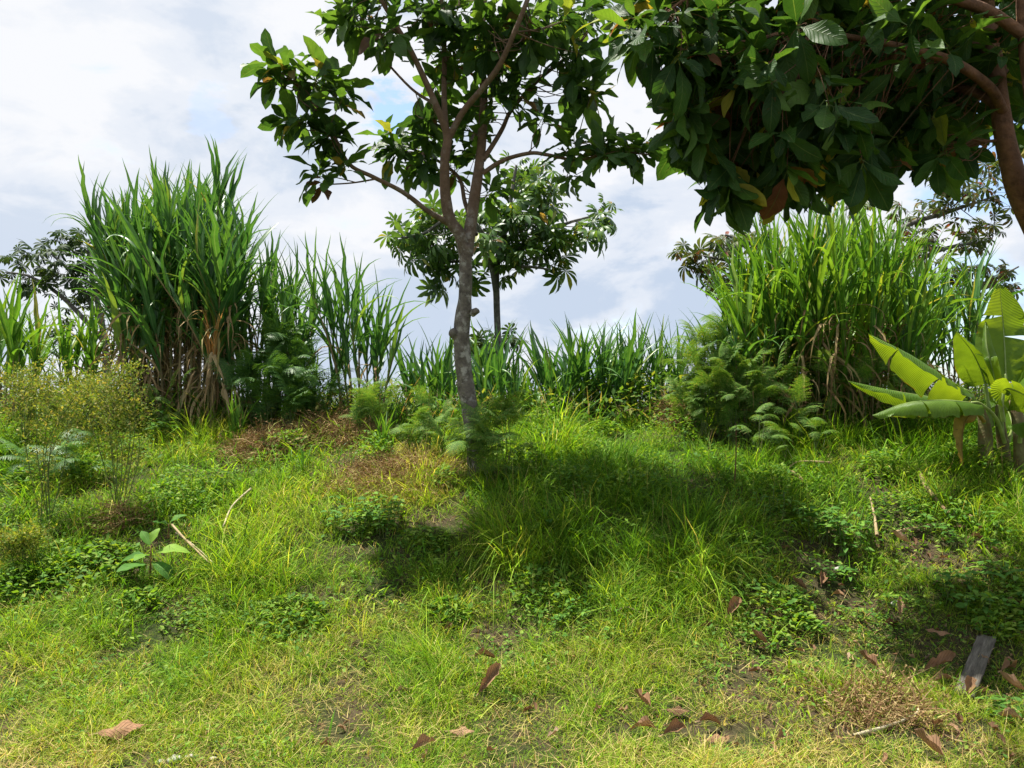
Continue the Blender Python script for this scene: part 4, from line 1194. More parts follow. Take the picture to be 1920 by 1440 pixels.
def fern(label, spots, tm, L=(0.5, 0.8), elev=(0.3, 1.1), group='bracken ferns on the bank', name='fern'):
    """spots: [(px, py or None, depth, fronds)] crowns from which the fronds arch."""
    pts = []
    for (px, py, d, n) in spots:
        p = on_ground(px, d) if py is None else at(px, py, d)
        pts.append((p, n))
    b = pts[0][0].copy(); b[2] = float(gz(b[0], b[1]))
    t = thing(name, label, 'fern', b, group)
    items = []; stems = []
    for p, n in pts:
        g = p.copy(); g[2] = float(gz(p[0], p[1])) - 0.05
        for k in range(n):
            a = rng.random() * 6.283; e = elev[0] + (elev[1] - elev[0]) * rng.random()
            d = np.array([math.cos(a) * math.cos(e), math.sin(a) * math.cos(e), math.sin(e)])
            q = p + rng.normal(0, 0.05, 3); q = g + (q - g) * (1 - 0.65 * rng.random() ** 2)
            items.append((int(rng.integers(0, len(tm))), frame(d, np.array([0, 0, 1.0]) + rng.normal(0, 0.2, 3), q, L[0] + (L[1] - L[0]) * rng.random())))
            if k % 2 == 0: stems.append(tube([g + rng.normal(0, 0.04, 3) * [1, 1, 0], (g + q) / 2 + rng.normal(0, 0.02, 3), q + d * 0.05], [0.005, 0.004, 0.003], 4, 2, cap=False))
    part_world('stems', join(stems), t, M_stem, 'stuff')
    scatter(t, 'frond', tm, items, 300, 'fronds')


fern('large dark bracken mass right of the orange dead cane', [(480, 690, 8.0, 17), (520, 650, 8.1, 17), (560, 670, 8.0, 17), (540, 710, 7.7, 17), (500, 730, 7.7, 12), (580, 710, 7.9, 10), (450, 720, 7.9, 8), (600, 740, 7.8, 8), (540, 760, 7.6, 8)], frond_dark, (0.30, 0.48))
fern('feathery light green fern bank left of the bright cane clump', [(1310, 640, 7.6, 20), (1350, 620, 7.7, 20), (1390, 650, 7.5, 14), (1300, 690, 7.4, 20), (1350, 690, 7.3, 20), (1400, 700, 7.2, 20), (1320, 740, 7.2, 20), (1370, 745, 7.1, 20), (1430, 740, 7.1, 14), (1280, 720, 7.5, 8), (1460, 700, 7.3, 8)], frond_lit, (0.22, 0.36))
fern('bracken plant wrapped around the foot of the forked trunk', [(900, 800, 6.35, 9), (930, 820, 6.3, 9), (880, 815, 6.3, 7), (915, 850, 6.2, 8), (945, 790, 6.5, 7)], frond_lit, (0.28, 0.45), (-0.1, 0.9))  # lit frond colour lightens this plant where it stands in shadow
fern('small bright fern right of the airy cane stump', [(690, 740, 7.6, 10), (715, 760, 7.5, 8), (670, 765, 7.5, 7)], frond_lit, (0.22, 0.34))
fern('low fern spreading between the cane shoots and the forked trunk', [(800, 790, 7.0, 9), (835, 805, 6.9, 9), (770, 810, 6.9, 6)], frond_lit, (0.22, 0.34))
fern('low ferns at the foot of the bright cane clump near the banana', [(1560, 720, 7.3, 10), (1620, 700, 7.3, 10), (1680, 705, 7.2, 10), (1500, 745, 7.0, 9), (1730, 720, 7.2, 7)], frond_lit, (0.22, 0.36))
fern('flat fern lying in the grass below the feathery fern bank', [(1420, 790, 6.7, 7), (1470, 800, 6.6, 8), (1530, 785, 6.7, 7)], frond_lit, (0.18, 0.30), (-0.1, 0.5))
fern('low fern in the grass behind the two tall yellowish weeds', [(120, 850, 6.5, 8), (150, 865, 6.4, 7), (60, 850, 6.6, 7)], frond_dark, (0.28, 0.42), (0.0, 0.7))
fern('single yellowish fern at the base of the tallest cane clump', [(305, 745, 7.7, 4), (330, 735, 7.7, 3)], frond_lit, (0.2, 0.3))

# ------------------------------------------------------------------ banana


def banana():
    M_ban = None
    b = MB('banana_leaf'); u, v = b.uv()
    r = b.rand()
    c = b.ramp(r, [(0, (0.075, 0.17, 0.022)), (1, (0.13, 0.23, 0.028))])
    st = b.math('SINE', b.math('MULTIPLY_ADD', v, 480.0, b.math('MULTIPLY', b.math('ABSOLUTE', b.math('SUBTRACT', u, 0.5)), -30.0)))
    big = b.noise(7, 3, vec=b.pos())
    c = b.mix(1.0, c, b.ramp(big, [(0.3, (0.8, 0.85, 0.8)), (0.7, (1.2, 1.15, 1.1))]), 'MULTIPLY')
    c = b.mix(b.math('MULTIPLY_ADD', st, 0.16, 0.14), c, (0.19, 0.31, 0.06))
    edge = b.math('MULTIPLY_ADD', b.noise(22, 4, vec=b.pos()), 0.16, b.math('ABSOLUTE', b.math('SUBTRACT', u, 0.5)))
    c = b.mix(b.ramp(edge, [(0.575, (0, 0, 0)), (0.60, (1, 1, 1))]), c, (0.17, 0.10, 0.04))
    M_ban = b.finish(c, 0.36, b.bump(st, 0.5, 0.004), 0.46, b.mix(1.0, c, (2.3, 1.7, 0.35), 'MULTIPLY'), 0.22)
    M_rib = leaf_material('banana_rib', [(0, (0.20, 0.28, 0.07)), (1, (0.26, 0.33, 0.10))], 0.4, 0, 0, rib_w=0)
    M_bdry = leaf_material('banana_dry_leaf', [(0, (0.34, 0.25, 0.05)), (1, (0.20, 0.10, 0.035))], 0.7, 0.3, 0.0, rib_w=0.04, rib=(0.3, 0.2, 0.1), spots=0.8)
    M_bstem = bark_material('banana_stem', (0.10, 0.085, 0.04), (0.20, 0.19, 0.085), (0.16, 0.09, 0.05), scale=14)
    base = ground_at(1862, 884)
    dep = base[1]
    t = thing('banana_plant', 'young banana plant with broad paddle leaves at the right edge', 'banana plant', base)
    for i, pts in enumerate(([(1850, 895, 0.0, 19), (1848, 850, 0, 18), (1846, 800, 0, 15), (1838, 765, 0, 10)], [(1886, 890, 0.15, 15), (1882, 845, 0.12, 14), (1876, 800, 0.1, 12), (1874, 760, 0.1, 9)],
                             [(1918, 900, -0.1, 20), (1916, 840, -0.1, 19), (1910, 790, -0.1, 15), (1900, 750, -0.08, 10)])):
        P, r = px_path([(x, y, dep + d, rr * 0.74) for x, y, d, rr in pts])
        part_world('stem', tube(P, r, 14, 5, 0.06, i), t, M_bstem)

    def leaf(pet, pts, hw, S0, foldL, foldR, tears=(), mat=None, seed=0, wav=0.012, wr=(1.0, 1.0)):
        """pet: petiole path; pts: midrib path from the stalk to the tip; S0: sideways direction; folds: how far each half hangs (radians)."""
        rr = np.random.default_rng(seed)
        P = np.array([at(x, y, dep + d) for x, y, d in pts])
        C, _ = smooth_path(P, np.ones(len(P)), 8)
        T = np.gradient(C, axis=0); T /= np.linalg.norm(T, axis=1)[:, None]
        n = len(C); tt = np.linspace(0, 1, n)
        w = hw / F_PX * dep * np.sin(np.pi * np.clip(0.04 + 0.96 * tt, 0, 1) ** 0.72) ** 0.62; w[-1] = 0.002
        geos = []
        w_all = w
        for sgn, fold in ((-1, foldL), (1, foldR)):
            w = w_all * wr[0 if sgn < 0 else 1]
            rows = []
            tear = sorted(k for s_, k in tears if s_ == sgn)
            seg = []
            for i in range(n):
                seg.append((i, 0.0))
                if i in tear:
                    seg[-1] = (i, -0.10); rows.append(seg); seg = [(i, 0.10)]
            rows.append(seg)
            for seg in rows:
                if len(seg) < 2: continue
                V, U = [], []
                for (i, sh) in seg:
                    S = norm(S0 - T[i] * np.dot(S0, T[i])); N = np.cross(T[i], S)
                    if N[2] < 0: N = -N
                    for q in np.linspace(0, 1, 6):
                        f = fold * (0.35 + 0.65 * q)
                        wv = wav * 0.7 * math.sin(i * 0.55 + 0.8 * math.sin(i * 0.9 + seed) + seed + sgn) * q * q + 0.006 * rr.normal() * q
                        p = C[i] + S * sgn * w[i] * q * math.cos(f) - N * (w[i] * q * math.sin(f)) + N * wv + T[i] * (sh * q * w[i] * 1.2)
                        V.append(p); U.append((0.5 + 0.5 * sgn * q, tt[i]))
                geos.append((np.array(V), grid_faces(len(seg), 6), np.array(U)))
        lf = part_world('leaf', join(geos), t, mat or M_ban)
        rb = np.linspace(1, 0.15, len(C)) * 0.0085
        g = tube(C - np.array([0, 0, 0.003]), rb, 6, 1)
        o = bpy.data.objects.new('midrib', mk_mesh('midrib', g[0] - np.array(t.location), g[1], g[2], M_rib if mat is None else mat)); COL.objects.link(o); o.parent = lf
        if pet:
            Q = np.array([at(x, y, dep + d) for x, y, d in pet] + [C[0], C[2]])
            part_world('petiole', tube(Q, np.linspace(0.017, 0.0095, len(Q)), 8, 4), t, M_rib if mat is None else mat)

    X = np.array([1.0, 0, 0])
    leaf([(1872, 800, 0.05), (1880, 745, 0.05)], [(1886, 715, 0.06), (1884, 660, 0.10), (1880, 600, 0.14), (1874, 533, 0.10)], 50, np.array([1, -0.10, 0.05]), 0.12, 0.15, ((1, 12), (-1, 17)), None, 1, 0.008)
    leaf([(1848, 800, -0.02), (1835, 765, -0.06)], [(1820, 738, -0.10), (1770, 706, -0.2), (1705, 664, -0.3), (1628, 626, -0.35)], 46, np.array([0.1, -0.95, 0.10]), 1.05, 0.75, ((1, 6), (1, 10), (1, 19), (-1, 8), (-1, 18)), None, 2, 0.012, (1.1, 0.75))
    leaf([(1848, 810, 0.05), (1838, 775, 0.05)], [(1815, 757, 0.05), (1750, 745, 0.0), (1680, 733, -0.05), (1590, 714, -0.1)], 32, np.array([0, -0.95, 0.05]), 1.0, 0.9, ((1, 7), (1, 15), (-1, 11)), None, 3, 0.012, (1.1, 0.8))
    leaf([(1884, 830, -0.1), (1868, 785, -0.2)], [(1838, 757, -0.3), (1770, 750, -0.42), (1700, 755, -0.5), (1636, 778, -0.55)], 38, np.array([0, -1, 0.0]), 0.95, 1.0, ((1, 6), (1, 13), (-1, 9)), None, 4, 0.012, (1.0, 0.95))
    leaf([(1860, 800, 0.1), (1852, 750, 0.15)], [(1848, 720, 0.15), (1838, 690, 0.12), (1820, 655, 0.05), (1793, 622, 0.0)], 40, np.array([0.5, -0.7, 0.2]), 0.5, 0.8, ((1, 8), (1, 14)), None, 5)
    leaf([(1880, 820, -0.1), (1876, 770, -0.12)], [(1872, 735, -0.15), (1860, 690, -0.18), (1850, 645, -0.16), (1848, 602, -0.1)], 20, np.array([0.8, -0.5, 0]), 1.1, 0.9, (), None, 6)
    leaf([(1882, 790, -0.2)], [(1872, 735, -0.25), (1895, 728, -0.35), (1935, 750, -0.45), (1990, 800, -0.5)], 44, np.array([0.1, -0.9, 0.3]), 0.3, 0.5, ((1, 9),), None, 7)
    leaf([(1908, 800, -0.1)], [(1915, 745, -0.1), (1935, 690, -0.05), (1965, 650, 0.0), (2010, 640, 0.1)], 40, np.array([0.3, -0.9, 0.1]), 0.3, 0.5, (), None, 8)
    leaf([(1912, 830, -0.2)], [(1915, 800, -0.25), (1925, 790, -0.35), (1945, 800, -0.45), (1975, 835, -0.5)], 30, np.array([0.3, -0.9, 0.3]), 0.4, 0.5, (), None, 9)
    leaf([(1890, 830, 0.1)], [(1900, 800, 0.1), (1890, 770, 0.2), (1870, 745, 0.3), (1845, 730, 0.4)], 30, np.array([0.3, -0.9, 0.3]), 0.4, 0.6, (), None, 10)
    leaf([(1845, 790, -0.05)], [(1832, 775, -0.1), (1812, 785, -0.16), (1804, 820, -0.18), (1806, 875, -0.18)], 17, np.array([1, 0.3, 0]), 0.7, 0.9, (), M_bdry, 11)
    leaf([(1842, 780, -0.05)], [(1830, 768, -0.12), (1800, 768, -0.2), (1775, 775, -0.25), (1760, 785, -0.25)], 15, np.array([0.1, -1, 0.2]), 0.4, 0.7, (), None, 12)


banana()

# ------------------------------------------------------------------ weeds, seedlings and brush


def spray_weed(label, px, py_base, height, stems, width, seed):
    """Tall feathery weed: wiry stems branching into fine yellowish sprays."""
    r = np.random.default_rng(seed)
    b = ground_at(px, py_base)
    t = thing('tall_weed', label, 'weed', b, 'tall yellowish weeds')
    bits = []
    for s in range(stems):
        a = r.random() * 6.28; sp = width * (0.25 + 0.75 * r.random()) * (s > 0)
        h = height * (0.7 + 0.3 * r.random())
        top = b + np.array([math.cos(a) * sp, math.sin(a) * sp * 0.6, h])
        mid = b + (top - b) * 0.5 + np.array([0, 0, 0.08 * h]) - np.array([math.cos(a) * sp, math.sin(a) * sp, 0]) * 0.15
        mid = mid + r.normal(0, 0.05, 3) * [1, 1, 0.3]
        foot = b - np.array([0, 0, 0.03]) + np.array([math.cos(a), math.sin(a), 0]) * 0.05 * r.random()
        P, rr = smooth_path([foot, mid, top], [0.004, 0.003, 0.0012], 10)
        part_world('stem', tube([foot, mid, top], [0.004, 0.003, 0.0012], 5, 6), t, M_stem)
        for i in range(3, len(P)):
            f = i / len(P)
            for k in range(int(1.3 + 3.2 * f * f + r.random())):
                aa = r.random() * 6.28; l = (0.07 + 0.18 * r.random()) * (1.2 - f * 0.4)
                d = norm(np.array([math.cos(aa), math.sin(aa), 0.8]))
                q = P[i] + d * l
                bits.append(tube([P[i], q], [0.0014, 0.0007], 3, 1, cap=False))
                for m in range(int(4 + 6 * f)):
                    c = P[i] + d * l * (0.3 + 0.75 * r.random()) + r.normal(0, 0.016, 3)
                    dd = norm(r.normal(0, 1, 3) + d); nn = norm(r.normal(0, 1, 3)); sd = norm(np.cross(dd, nn)); z = 0.012 + 0.020 * r.random()
                    bits.append((np.array([c, c + dd * z * 0.5 + sd * z * 0.28, c + dd * z, c + dd * z * 0.5 - sd * z * 0.28]), np.array([(0, 1, 2), (0, 2, 3)]), np.array([(0.5, 0), (1, 0.5), (0.5, 1), (0, 0.5)])))
    part_world('sprays', join(bits), t, M_spray, 'stuff')


spray_weed('tall wiry yellowish weed nearest the left edge', 88, 990, 1.22, 7, 0.38, 1)
spray_weed('tall wiry yellowish weed second from the left edge, with the dark base', 225, 968, 1.15, 8, 0.42, 2)
spray_weed('shorter yellowish weed in front of the yellowing cane clump', 150, 850, 0.72, 9, 0.45, 3)
spray_weed('yellowish weed at the far left in front of the edge cane clump', 40, 850, 0.75, 9, 0.42, 4)
spray_weed('dark low wiry weed near the left edge below the tall weeds', 30, 1085, 0.28, 5, 0.12, 5)


def seedling(label, px, py, leaves, name='seedling'):
    b = ground_at(px, py)
    t = thing(name, label, 'seedling', b)
    h = max(l[2] for l in leaves)
    part_world('stem', tube([b - np.array([0, 0, 0.02]), b + np.array([0.005, 0, h])], [0.007, 0.004], 6, 4), t, M_brownstem)
    for i, (az, el, z, s) in enumerate(leaves):
        d = np.array([math.cos(az) * math.cos(el), math.sin(az) * math.cos(el), math.sin(el)])
        part('leaf', seed_leaf[i % len(seed_leaf)].mesh, t, frame(d, np.array([0, -0.3, 1.0]), b + np.array([0, 0, z]), s))


seedling('broad-leaved seedling standing in the sunny grass below the tall weeds', 281, 1088, [(0.1, 0.30, 0.17, 0.23), (3.2, 0.05, 0.16, 0.25), (2.6, 0.8, 0.22, 0.13), (1.2, 1.2, 0.23, 0.12), (-0.5, -0.1, 0.12, 0.22), (-2.2, 0.0, 0.11, 0.20), (4.6, 0.3, 0.16, 0.16)])
seedling('small bright seedling just behind the larger broad-leaved seedling', 315, 1010, [(0.5, 0.7, 0.10, 0.13), (2.8, 0.3, 0.10, 0.12), (4.2, 0.4, 0.09, 0.12)])
seedling('pale broad-leaved seedling in the shaded grass below the forked trunk', 1022, 1005, [(0.3, 0.2, 0.10, 0.14), (3.4, -0.2, 0.09, 0.15), (4.9, 0.1, 0.11, 0.14), (1.5, 0.8, 0.12, 0.10)])


def leafy_weed(label, px, py, n, size, h, wdt, seed, group='leafy weeds in the grass'):
    r = np.random.default_rng(seed); b = ground_at(px, py)
    t = thing('leafy_weed', label, 'weed', b, group)
    items, st = [], []
    for k in range(n):
        a = r.random() * 6.28; rad = wdt * math.sqrt(r.random()); g = b + np.array([math.cos(a) * rad, math.sin(a) * rad * 0.7, 0]); g[2] = float(gz(g[0], g[1]))
        top = g + np.array([r.normal(0, 0.03), r.normal(0, 0.03), h * (0.5 + 0.6 * r.random())])
        st.append(tube([g - np.array([0, 0, 0.02]), top], [0.003, 0.002], 4, 2, cap=False))
        for u in (0.5, 0.75, 1.0):
            p = g + (top - g) * u; aa = r.random() * 6.28
            for q in (0, math.pi, 1.5)[: 3 if u == 1 else 2]:
                d = np.array([math.cos(aa + q), math.sin(aa + q), 0.25 * r.random()])
                items.append((int(r.integers(0, 3)), frame(d, np.array([0, 0, 1]) + r.normal(0, 0.25, 3), p, size * (0.6 + 0.6 * r.random()))))
    part_world('stems', join(st), t, M_stem, 'stuff')
    scatter(t, 'leaf', weed_leaf, items, 120, 'foliage')


leafy_weed('leafy weed patch on the sunny slope left of the tree shadow', 690, 985, 40, 0.065, 0.18, 0.30, 1)
leafy_weed('leafy weed patch at the edge of the shade above the fallen leaves', 1580, 1030, 26, 0.075, 0.24, 0.22, 2)
leafy_weed('leafy weed beneath the hollow in the right-hand shade', 1560, 1090, 12, 0.06, 0.12, 0.15, 3)
leafy_weed('leafy weed clump along the right edge in deep shade', 1860, 1130, 30, 0.075, 0.14, 0.35, 4)
leafy_weed('leafy weeds under the lower right corner near the grey board', 1800, 1000, 26, 0.06, 0.13, 0.35, 5)
leafy_weed('leafy weed in front of the orange dead cane', 310, 830, 14, 0.08, 0.28, 0.15, 6)
leafy_weed('leafy green weed between board and right edge, closest to the corner', 1895, 1345, 6, 0.06, 0.08, 0.10, 7)
leafy_weed('low leafy weed at the bottom of the sunny slope', 1110, 1180, 20, 0.045, 0.09, 0.3, 8)
leafy_weed('leafy weed tuft above the hollow beside the dry stalks', 1480, 985, 22, 0.06, 0.18, 0.25, 9)


def sapling():
    b = ground_at(1376, 915)
    t = thing('bare_sapling', 'thin bare sapling stem with a few top leaves standing in the shaded grass', 'sapling', b)
    top = at(1380, 795, b[1])
    part_world('stem', tube([b - np.array([0, 0, 0.03]), (b + top) / 2 + np.array([0.008, 0, 0]), top], [0.006, 0.005, 0.003], 6, 5), t, M_brownstem)
    for k in range(7):
        a = k * 0.9; d = np.array([math.cos(a), math.sin(a), 0.1])
        part('leaf', weed_leaf[k % 3].mesh, t, frame(d, np.array([0, 0, 1.0]), top - np.array([0, 0, 0.02 * k]), 0.09))


sapling()


def brush(label, px, py, rx, ry, h, n, seed, mat=M_brush):
    r = np.random.default_rng(seed); b = ground_at(px, py)
    bits = []
    for k in range(n):
        a = r.random() * 6.28; q = math.sqrt(r.random())
        g = b + np.array([math.cos(a) * rx * q, math.sin(a) * ry * q, 0]); g[2] = float(gz(g[0], g[1])) + r.random() * h * (1 - q * q)
        az = r.random() * 6.28; el = r.normal(0.15, 0.45); l = 0.10 + 0.20 * r.random()
        d = np.array([math.cos(az) * math.cos(el), math.sin(az) * math.cos(el), math.sin(el)])
        m = g + d * l * 0.5 + r.normal(0, 0.015, 3); e = g + d * l + np.array([0, 0, -0.03 * r.random()])
        s = norm(np.cross(d, r.normal(0, 1, 3))) * (0.0016 + 0.0016 * r.random())
        bits.append((np.array([g - s, g + s, m - s, m + s, e]), np.array([(0, 1, 3), (0, 3, 2), (2, 3, 4)]), np.zeros((5, 2))))
        for j in range(3):
            c = g + d * l * r.random(); dd = norm(r.normal(0, 1, 3)) * (0.015 + 0.02 * r.random()); ss = norm(np.cross(dd, r.normal(0, 1, 3))) * 0.004
            bits.append((np.array([c - ss, c + ss, c + dd]), np.array([(0, 1, 2)]), np.zeros((3, 2))))
    V, F, U = join(bits)
    thing('dead_bracken', label, 'dead bracken', b, 'heaps of dead bracken', mk_mesh('dead_bracken', V - b, F, U, mat))


brush('rust-brown heap of dead bracken right of the dark bracken mass', 620, 825, 0.60, 0.42, 0.24, 2600, 1)
brush('rust-brown heap of dead bracken below the dark bracken mass', 500, 850, 0.36, 0.32, 0.20, 1600, 2)
brush('low brown dead bracken spread left of the forked trunk foot', 745, 900, 0.55, 0.42, 0.14, 2000, 3)
brush('reddish dead bracken leaning at the foot of the feathery fern bank', 1262, 800, 0.16, 0.2, 0.32, 700, 4)
brush('brown dried stump of leaves under the airy cane', 640, 780, 0.16, 0.16, 0.42, 1200, 5)
brush('brown straw litter on the shaded ground left of the grey board', 1650, 1330, 0.28, 0.18, 0.03, 800, 6)
brush('thin dry brush at the foot of the tall weeds', 225, 985, 0.16, 0.12, 0.16, 400, 7)

# ------------------------------------------------------------------ litter on the ground


def fallen(label, px, py, size, az, kind, tilt=0.2, roll=0.0, lift=0.03, group=None):
    b = ground_at(px, py)
    b[2] += lift * 0.9 + 0.018
    d = np.array([math.cos(az) * math.cos(tilt), math.sin(az) * math.cos(tilt), math.sin(tilt)])
    n = np.array([math.sin(roll) * math.sin(az), -math.sin(roll) * math.cos(az) - 0.25, math.cos(roll)])
    o = thing('fallen_leaf', label, 'fallen leaf', b, group, dead_leaf[kind])
    M = frame(d, n, b - d * size * 0.55, size)
    o.matrix_basis = Matrix(M.tolist())


G = 'fallen brown leaves'
for a in [
    ('large curled brown leaf propped up in the sunny grass at bottom centre', 912, 1310, 0.19, 0.9, 3, 0.45, 0.5, 0.06),
    ('narrow dry leaf lying flat just above the propped-up curled leaf', 905, 1252, 0.13, 0.05, 5, 0.05, 0.0, 0.05),
    ('flat reddish-brown leaf lying in the grass at the lower left corner', 215, 1395, 0.20, 0.35, 4, 0.1, 0.15, 0.05),
    ('folded brown leaf cut close by the bottom edge left of centre', 790, 1425, 0.14, 0.7, 0, 0.2, 0.3, 0.05),
    ('brown leaf in the bottom row left of the sunlit leaf group', 612, 1415, 0.10, 2.6, 2, 0.1, 0.0, 0.03),
    ('small brown leaf lying above the folded leaf at the bottom edge', 752, 1312, 0.08, 0.2, 5, 0.1, 0, 0.03),
    ('upper leaf of the sunlit fallen leaf group at bottom right of centre', 1207, 1340, 0.12, 2.3, 1, 0.1, 0.3, 0.04),
    ('dark curled leaf at the left of the sunlit fallen leaf group', 1210, 1382, 0.14, 2.8, 2, 0.2, 0.2, 0.04),
    ('broad folded leaf at the middle of the sunlit fallen leaf group', 1262, 1392, 0.16, 0.5, 0, 0.15, 0.4, 0.04),
    ('slim curled leaf at the right of the sunlit fallen leaf group', 1330, 1370, 0.13, 0.15, 2, 0.1, 0.0, 0.04),
    ('brown leaf lying behind the broad folded leaf of the sunlit group', 1265, 1350, 0.12, 0.0, 4, 0.0, 0.0, 0.03),
    ('pointed tan leaf standing up in the middle of the sunny right slope', 1372, 1165, 0.14, 0.7, 1, 0.5, 0.4, 0.05),
    ('small tan leaf just below the pointed tan leaf', 1330, 1192, 0.09, 2.7, 5, 0.1, 0, 0.04),
    ('rusty leaf at the lower lip of the hollow, the one further left', 1500, 1118, 0.12, 2.5, 3, 0.1, 0.3, 0.04),
    ('rusty upright leaf at the lower lip of the hollow', 1538, 1110, 0.12, 1.3, 1, 0.3, 0.5, 0.05),
    ('small rusty leaf between the hollow and the bent shaded leaf', 1575, 1130, 0.09, 2.0, 0, 0.1, 0.1, 0.04),
    ('long bent rusty leaf lying in the shade right of the hollow', 1668, 1190, 0.20, 0.5, 2, 0.1, 0.5, 0.05),
    ('rusty leaf standing behind the long bent shaded leaf', 1683, 1165, 0.13, 1.4, 3, 0.5, 0.3, 0.05),
    ('crumpled tan leaf in the dappled grass left of centre of the shade', 1425, 1220, 0.12, 2.8, 3, 0.15, 0.2, 0.04),
    ('pale crumpled leaf at the edge of the shade above the straw litter', 1632, 1265, 0.13, 2.2, 1, 0.15, 0.2, 0.04),
    ('small orange leaf beside the pale crumpled leaf', 1530, 1272, 0.09, 2.7, 4, 0.05, 0.1, 0.04),
    ('long reddish leaf lying left of the grey board', 1755, 1275, 0.20, 0.2, 3, 0.05, 0.3, 0.05),
    ('small reddish leaf touching the left side of the grey board', 1775, 1292, 0.11, 3.0, 0, 0.05, 0.2, 0.04),
    ('long reddish curled leaf lying right of the grey board', 1890, 1272, 0.21, 0.6, 2, 0.1, 0.2, 0.05),
    ('brown leaf above the grey board near the right edge', 1765, 1205, 0.13, 2.5, 4, 0.1, 0.1, 0.05),
    ('brown leaf in the shade by the right edge, above the long curled leaf', 1905, 1150, 0.12, 2.9, 0, 0.1, 0.1, 0.05),
    ('brown leaf at the foot of the grey board', 1815, 1312, 0.12, 0.9, 1, 0.3, 0.2, 0.03),
    ('dark brown leaf right of the board foot', 1900, 1310, 0.15, 2.7, 3, 0.1, 0.2, 0.04),
    ('pointed orange leaf at the right edge near the corner', 1898, 1368, 0.12, 2.4, 5, 0.1, 0.3, 0.05),
    ('orange leaf cut by the bottom edge near the right corner', 1745, 1430, 0.15, 2.3, 1, 0.2, 0.3, 0.04),
    ('curved tan leaf in the dappled grass above the bottom edge', 1465, 1405, 0.11, 0.6, 0, 0.2, 0.3, 0.04),
    ('pale flat leaf pressed in the grass in front of the sunlit group', 1340, 1400, 0.13, 0.3, 4, 0.0, 0.0, 0.02),
    ('rusty leaf lying among the dry stalks in the upper shade', 1690, 1030, 0.14, 2.8, 3, 0.05, 0.2, 0.04),
    ('small rusty leaf right of the dry stalks in the upper shade', 1830, 1020, 0.13, 0.2, 2, 0.05, 0.1, 0.04),
    ('orange leaf lying flat in the upper shade right of the stalk crossing', 1800, 1000, 0.10, 0.3, 4, 0.05, 0.1, 0.04),
    ('faint brown leaf in the sunny grass near the centre', 860, 1385, 0.12, 0.1, 4, 0.0, 0.0, 0.02),
    ('small brown leaf at the bottom edge under the sunlit group', 1120, 1352, 0.08, 1.0, 0, 0.1, 0.1, 0.04),
    ('small brown leaf alone on the sunny slope above the propped-up leaf', 838, 1200, 0.07, 1.0, 1, 0.1, 0.1, 0.05),
]:
    fallen(*a, group=G)


def dry_stalk(label, pts, r0, lift=0.05):
    P = []
    for x, y in pts:
        p = ground_at(x, y); p[2] += lift; P.append(p)
    base = P[0].copy(); base[2] -= lift
    V, F, U = tube(P, np.linspace(r0, r0 * 0.5, len(P)), 6, 5, 0.25, 3)
    V[:, 2] = np.where(True, V[:, 2], V[:, 2])
    thing('dry_stalk', label, 'dry stalk', base, 'dry stalks on the ground', mk_mesh('dry_stalk', V - base, F, U, M_straw))


dry_stalk('longest pale dry stalk lying diagonally below the banana plant', [(1722, 898), (1735, 925), (1755, 955), (1785, 985)], 0.022, 0.07)
dry_stalk('pale dry stalk lying flat right of the longest stalk', [(1800, 972), (1840, 990), (1890, 992)], 0.016, 0.05)
dry_stalk('short dry stalk pointing right in the upper shade', [(1680, 1012), (1720, 1003), (1755, 995)], 0.014, 0.05)
dry_stalk('upright pale dry stalk at the right of the leafy weed', [(1645, 1030), (1640, 990), (1632, 955)], 0.013, 0.09)
dry_stalk('thin dry stalk at the top of the hollow', [(1560, 890), (1500, 888), (1480, 900)], 0.010, 0.10)
dry_stalk('bleached dry stalk end left of the hollow top', [(1480, 908), (1495, 915), (1505, 925)], 0.022, 0.10)
dry_stalk('dry stalk curving along the straw litter at the bottom right', [(1600, 1388), (1670, 1368), (1720, 1345), (1716, 1325)], 0.009, 0.02)
dry_stalk('bundle-like dry stalk leaning behind the broad-leaved seedling', [(322, 1010), (352, 1045), (392, 1085)], 0.009, 0.10)
dry_stalk('second thin dry stalk beside the one behind the seedling', [(330, 1020), (366, 1048), (400, 1080)], 0.006, 0.08)
dry_stalk('dry bent grass stalk on the sunny slope above the seedling stalks', [(470, 945), (435, 980), (418, 1020)], 0.009, 0.12)
dry_stalk('curved pale straw in the grass left of the pointed tan leaf', [(1158, 1165), (1175, 1158), (1200, 1168)], 0.005, 0.06)


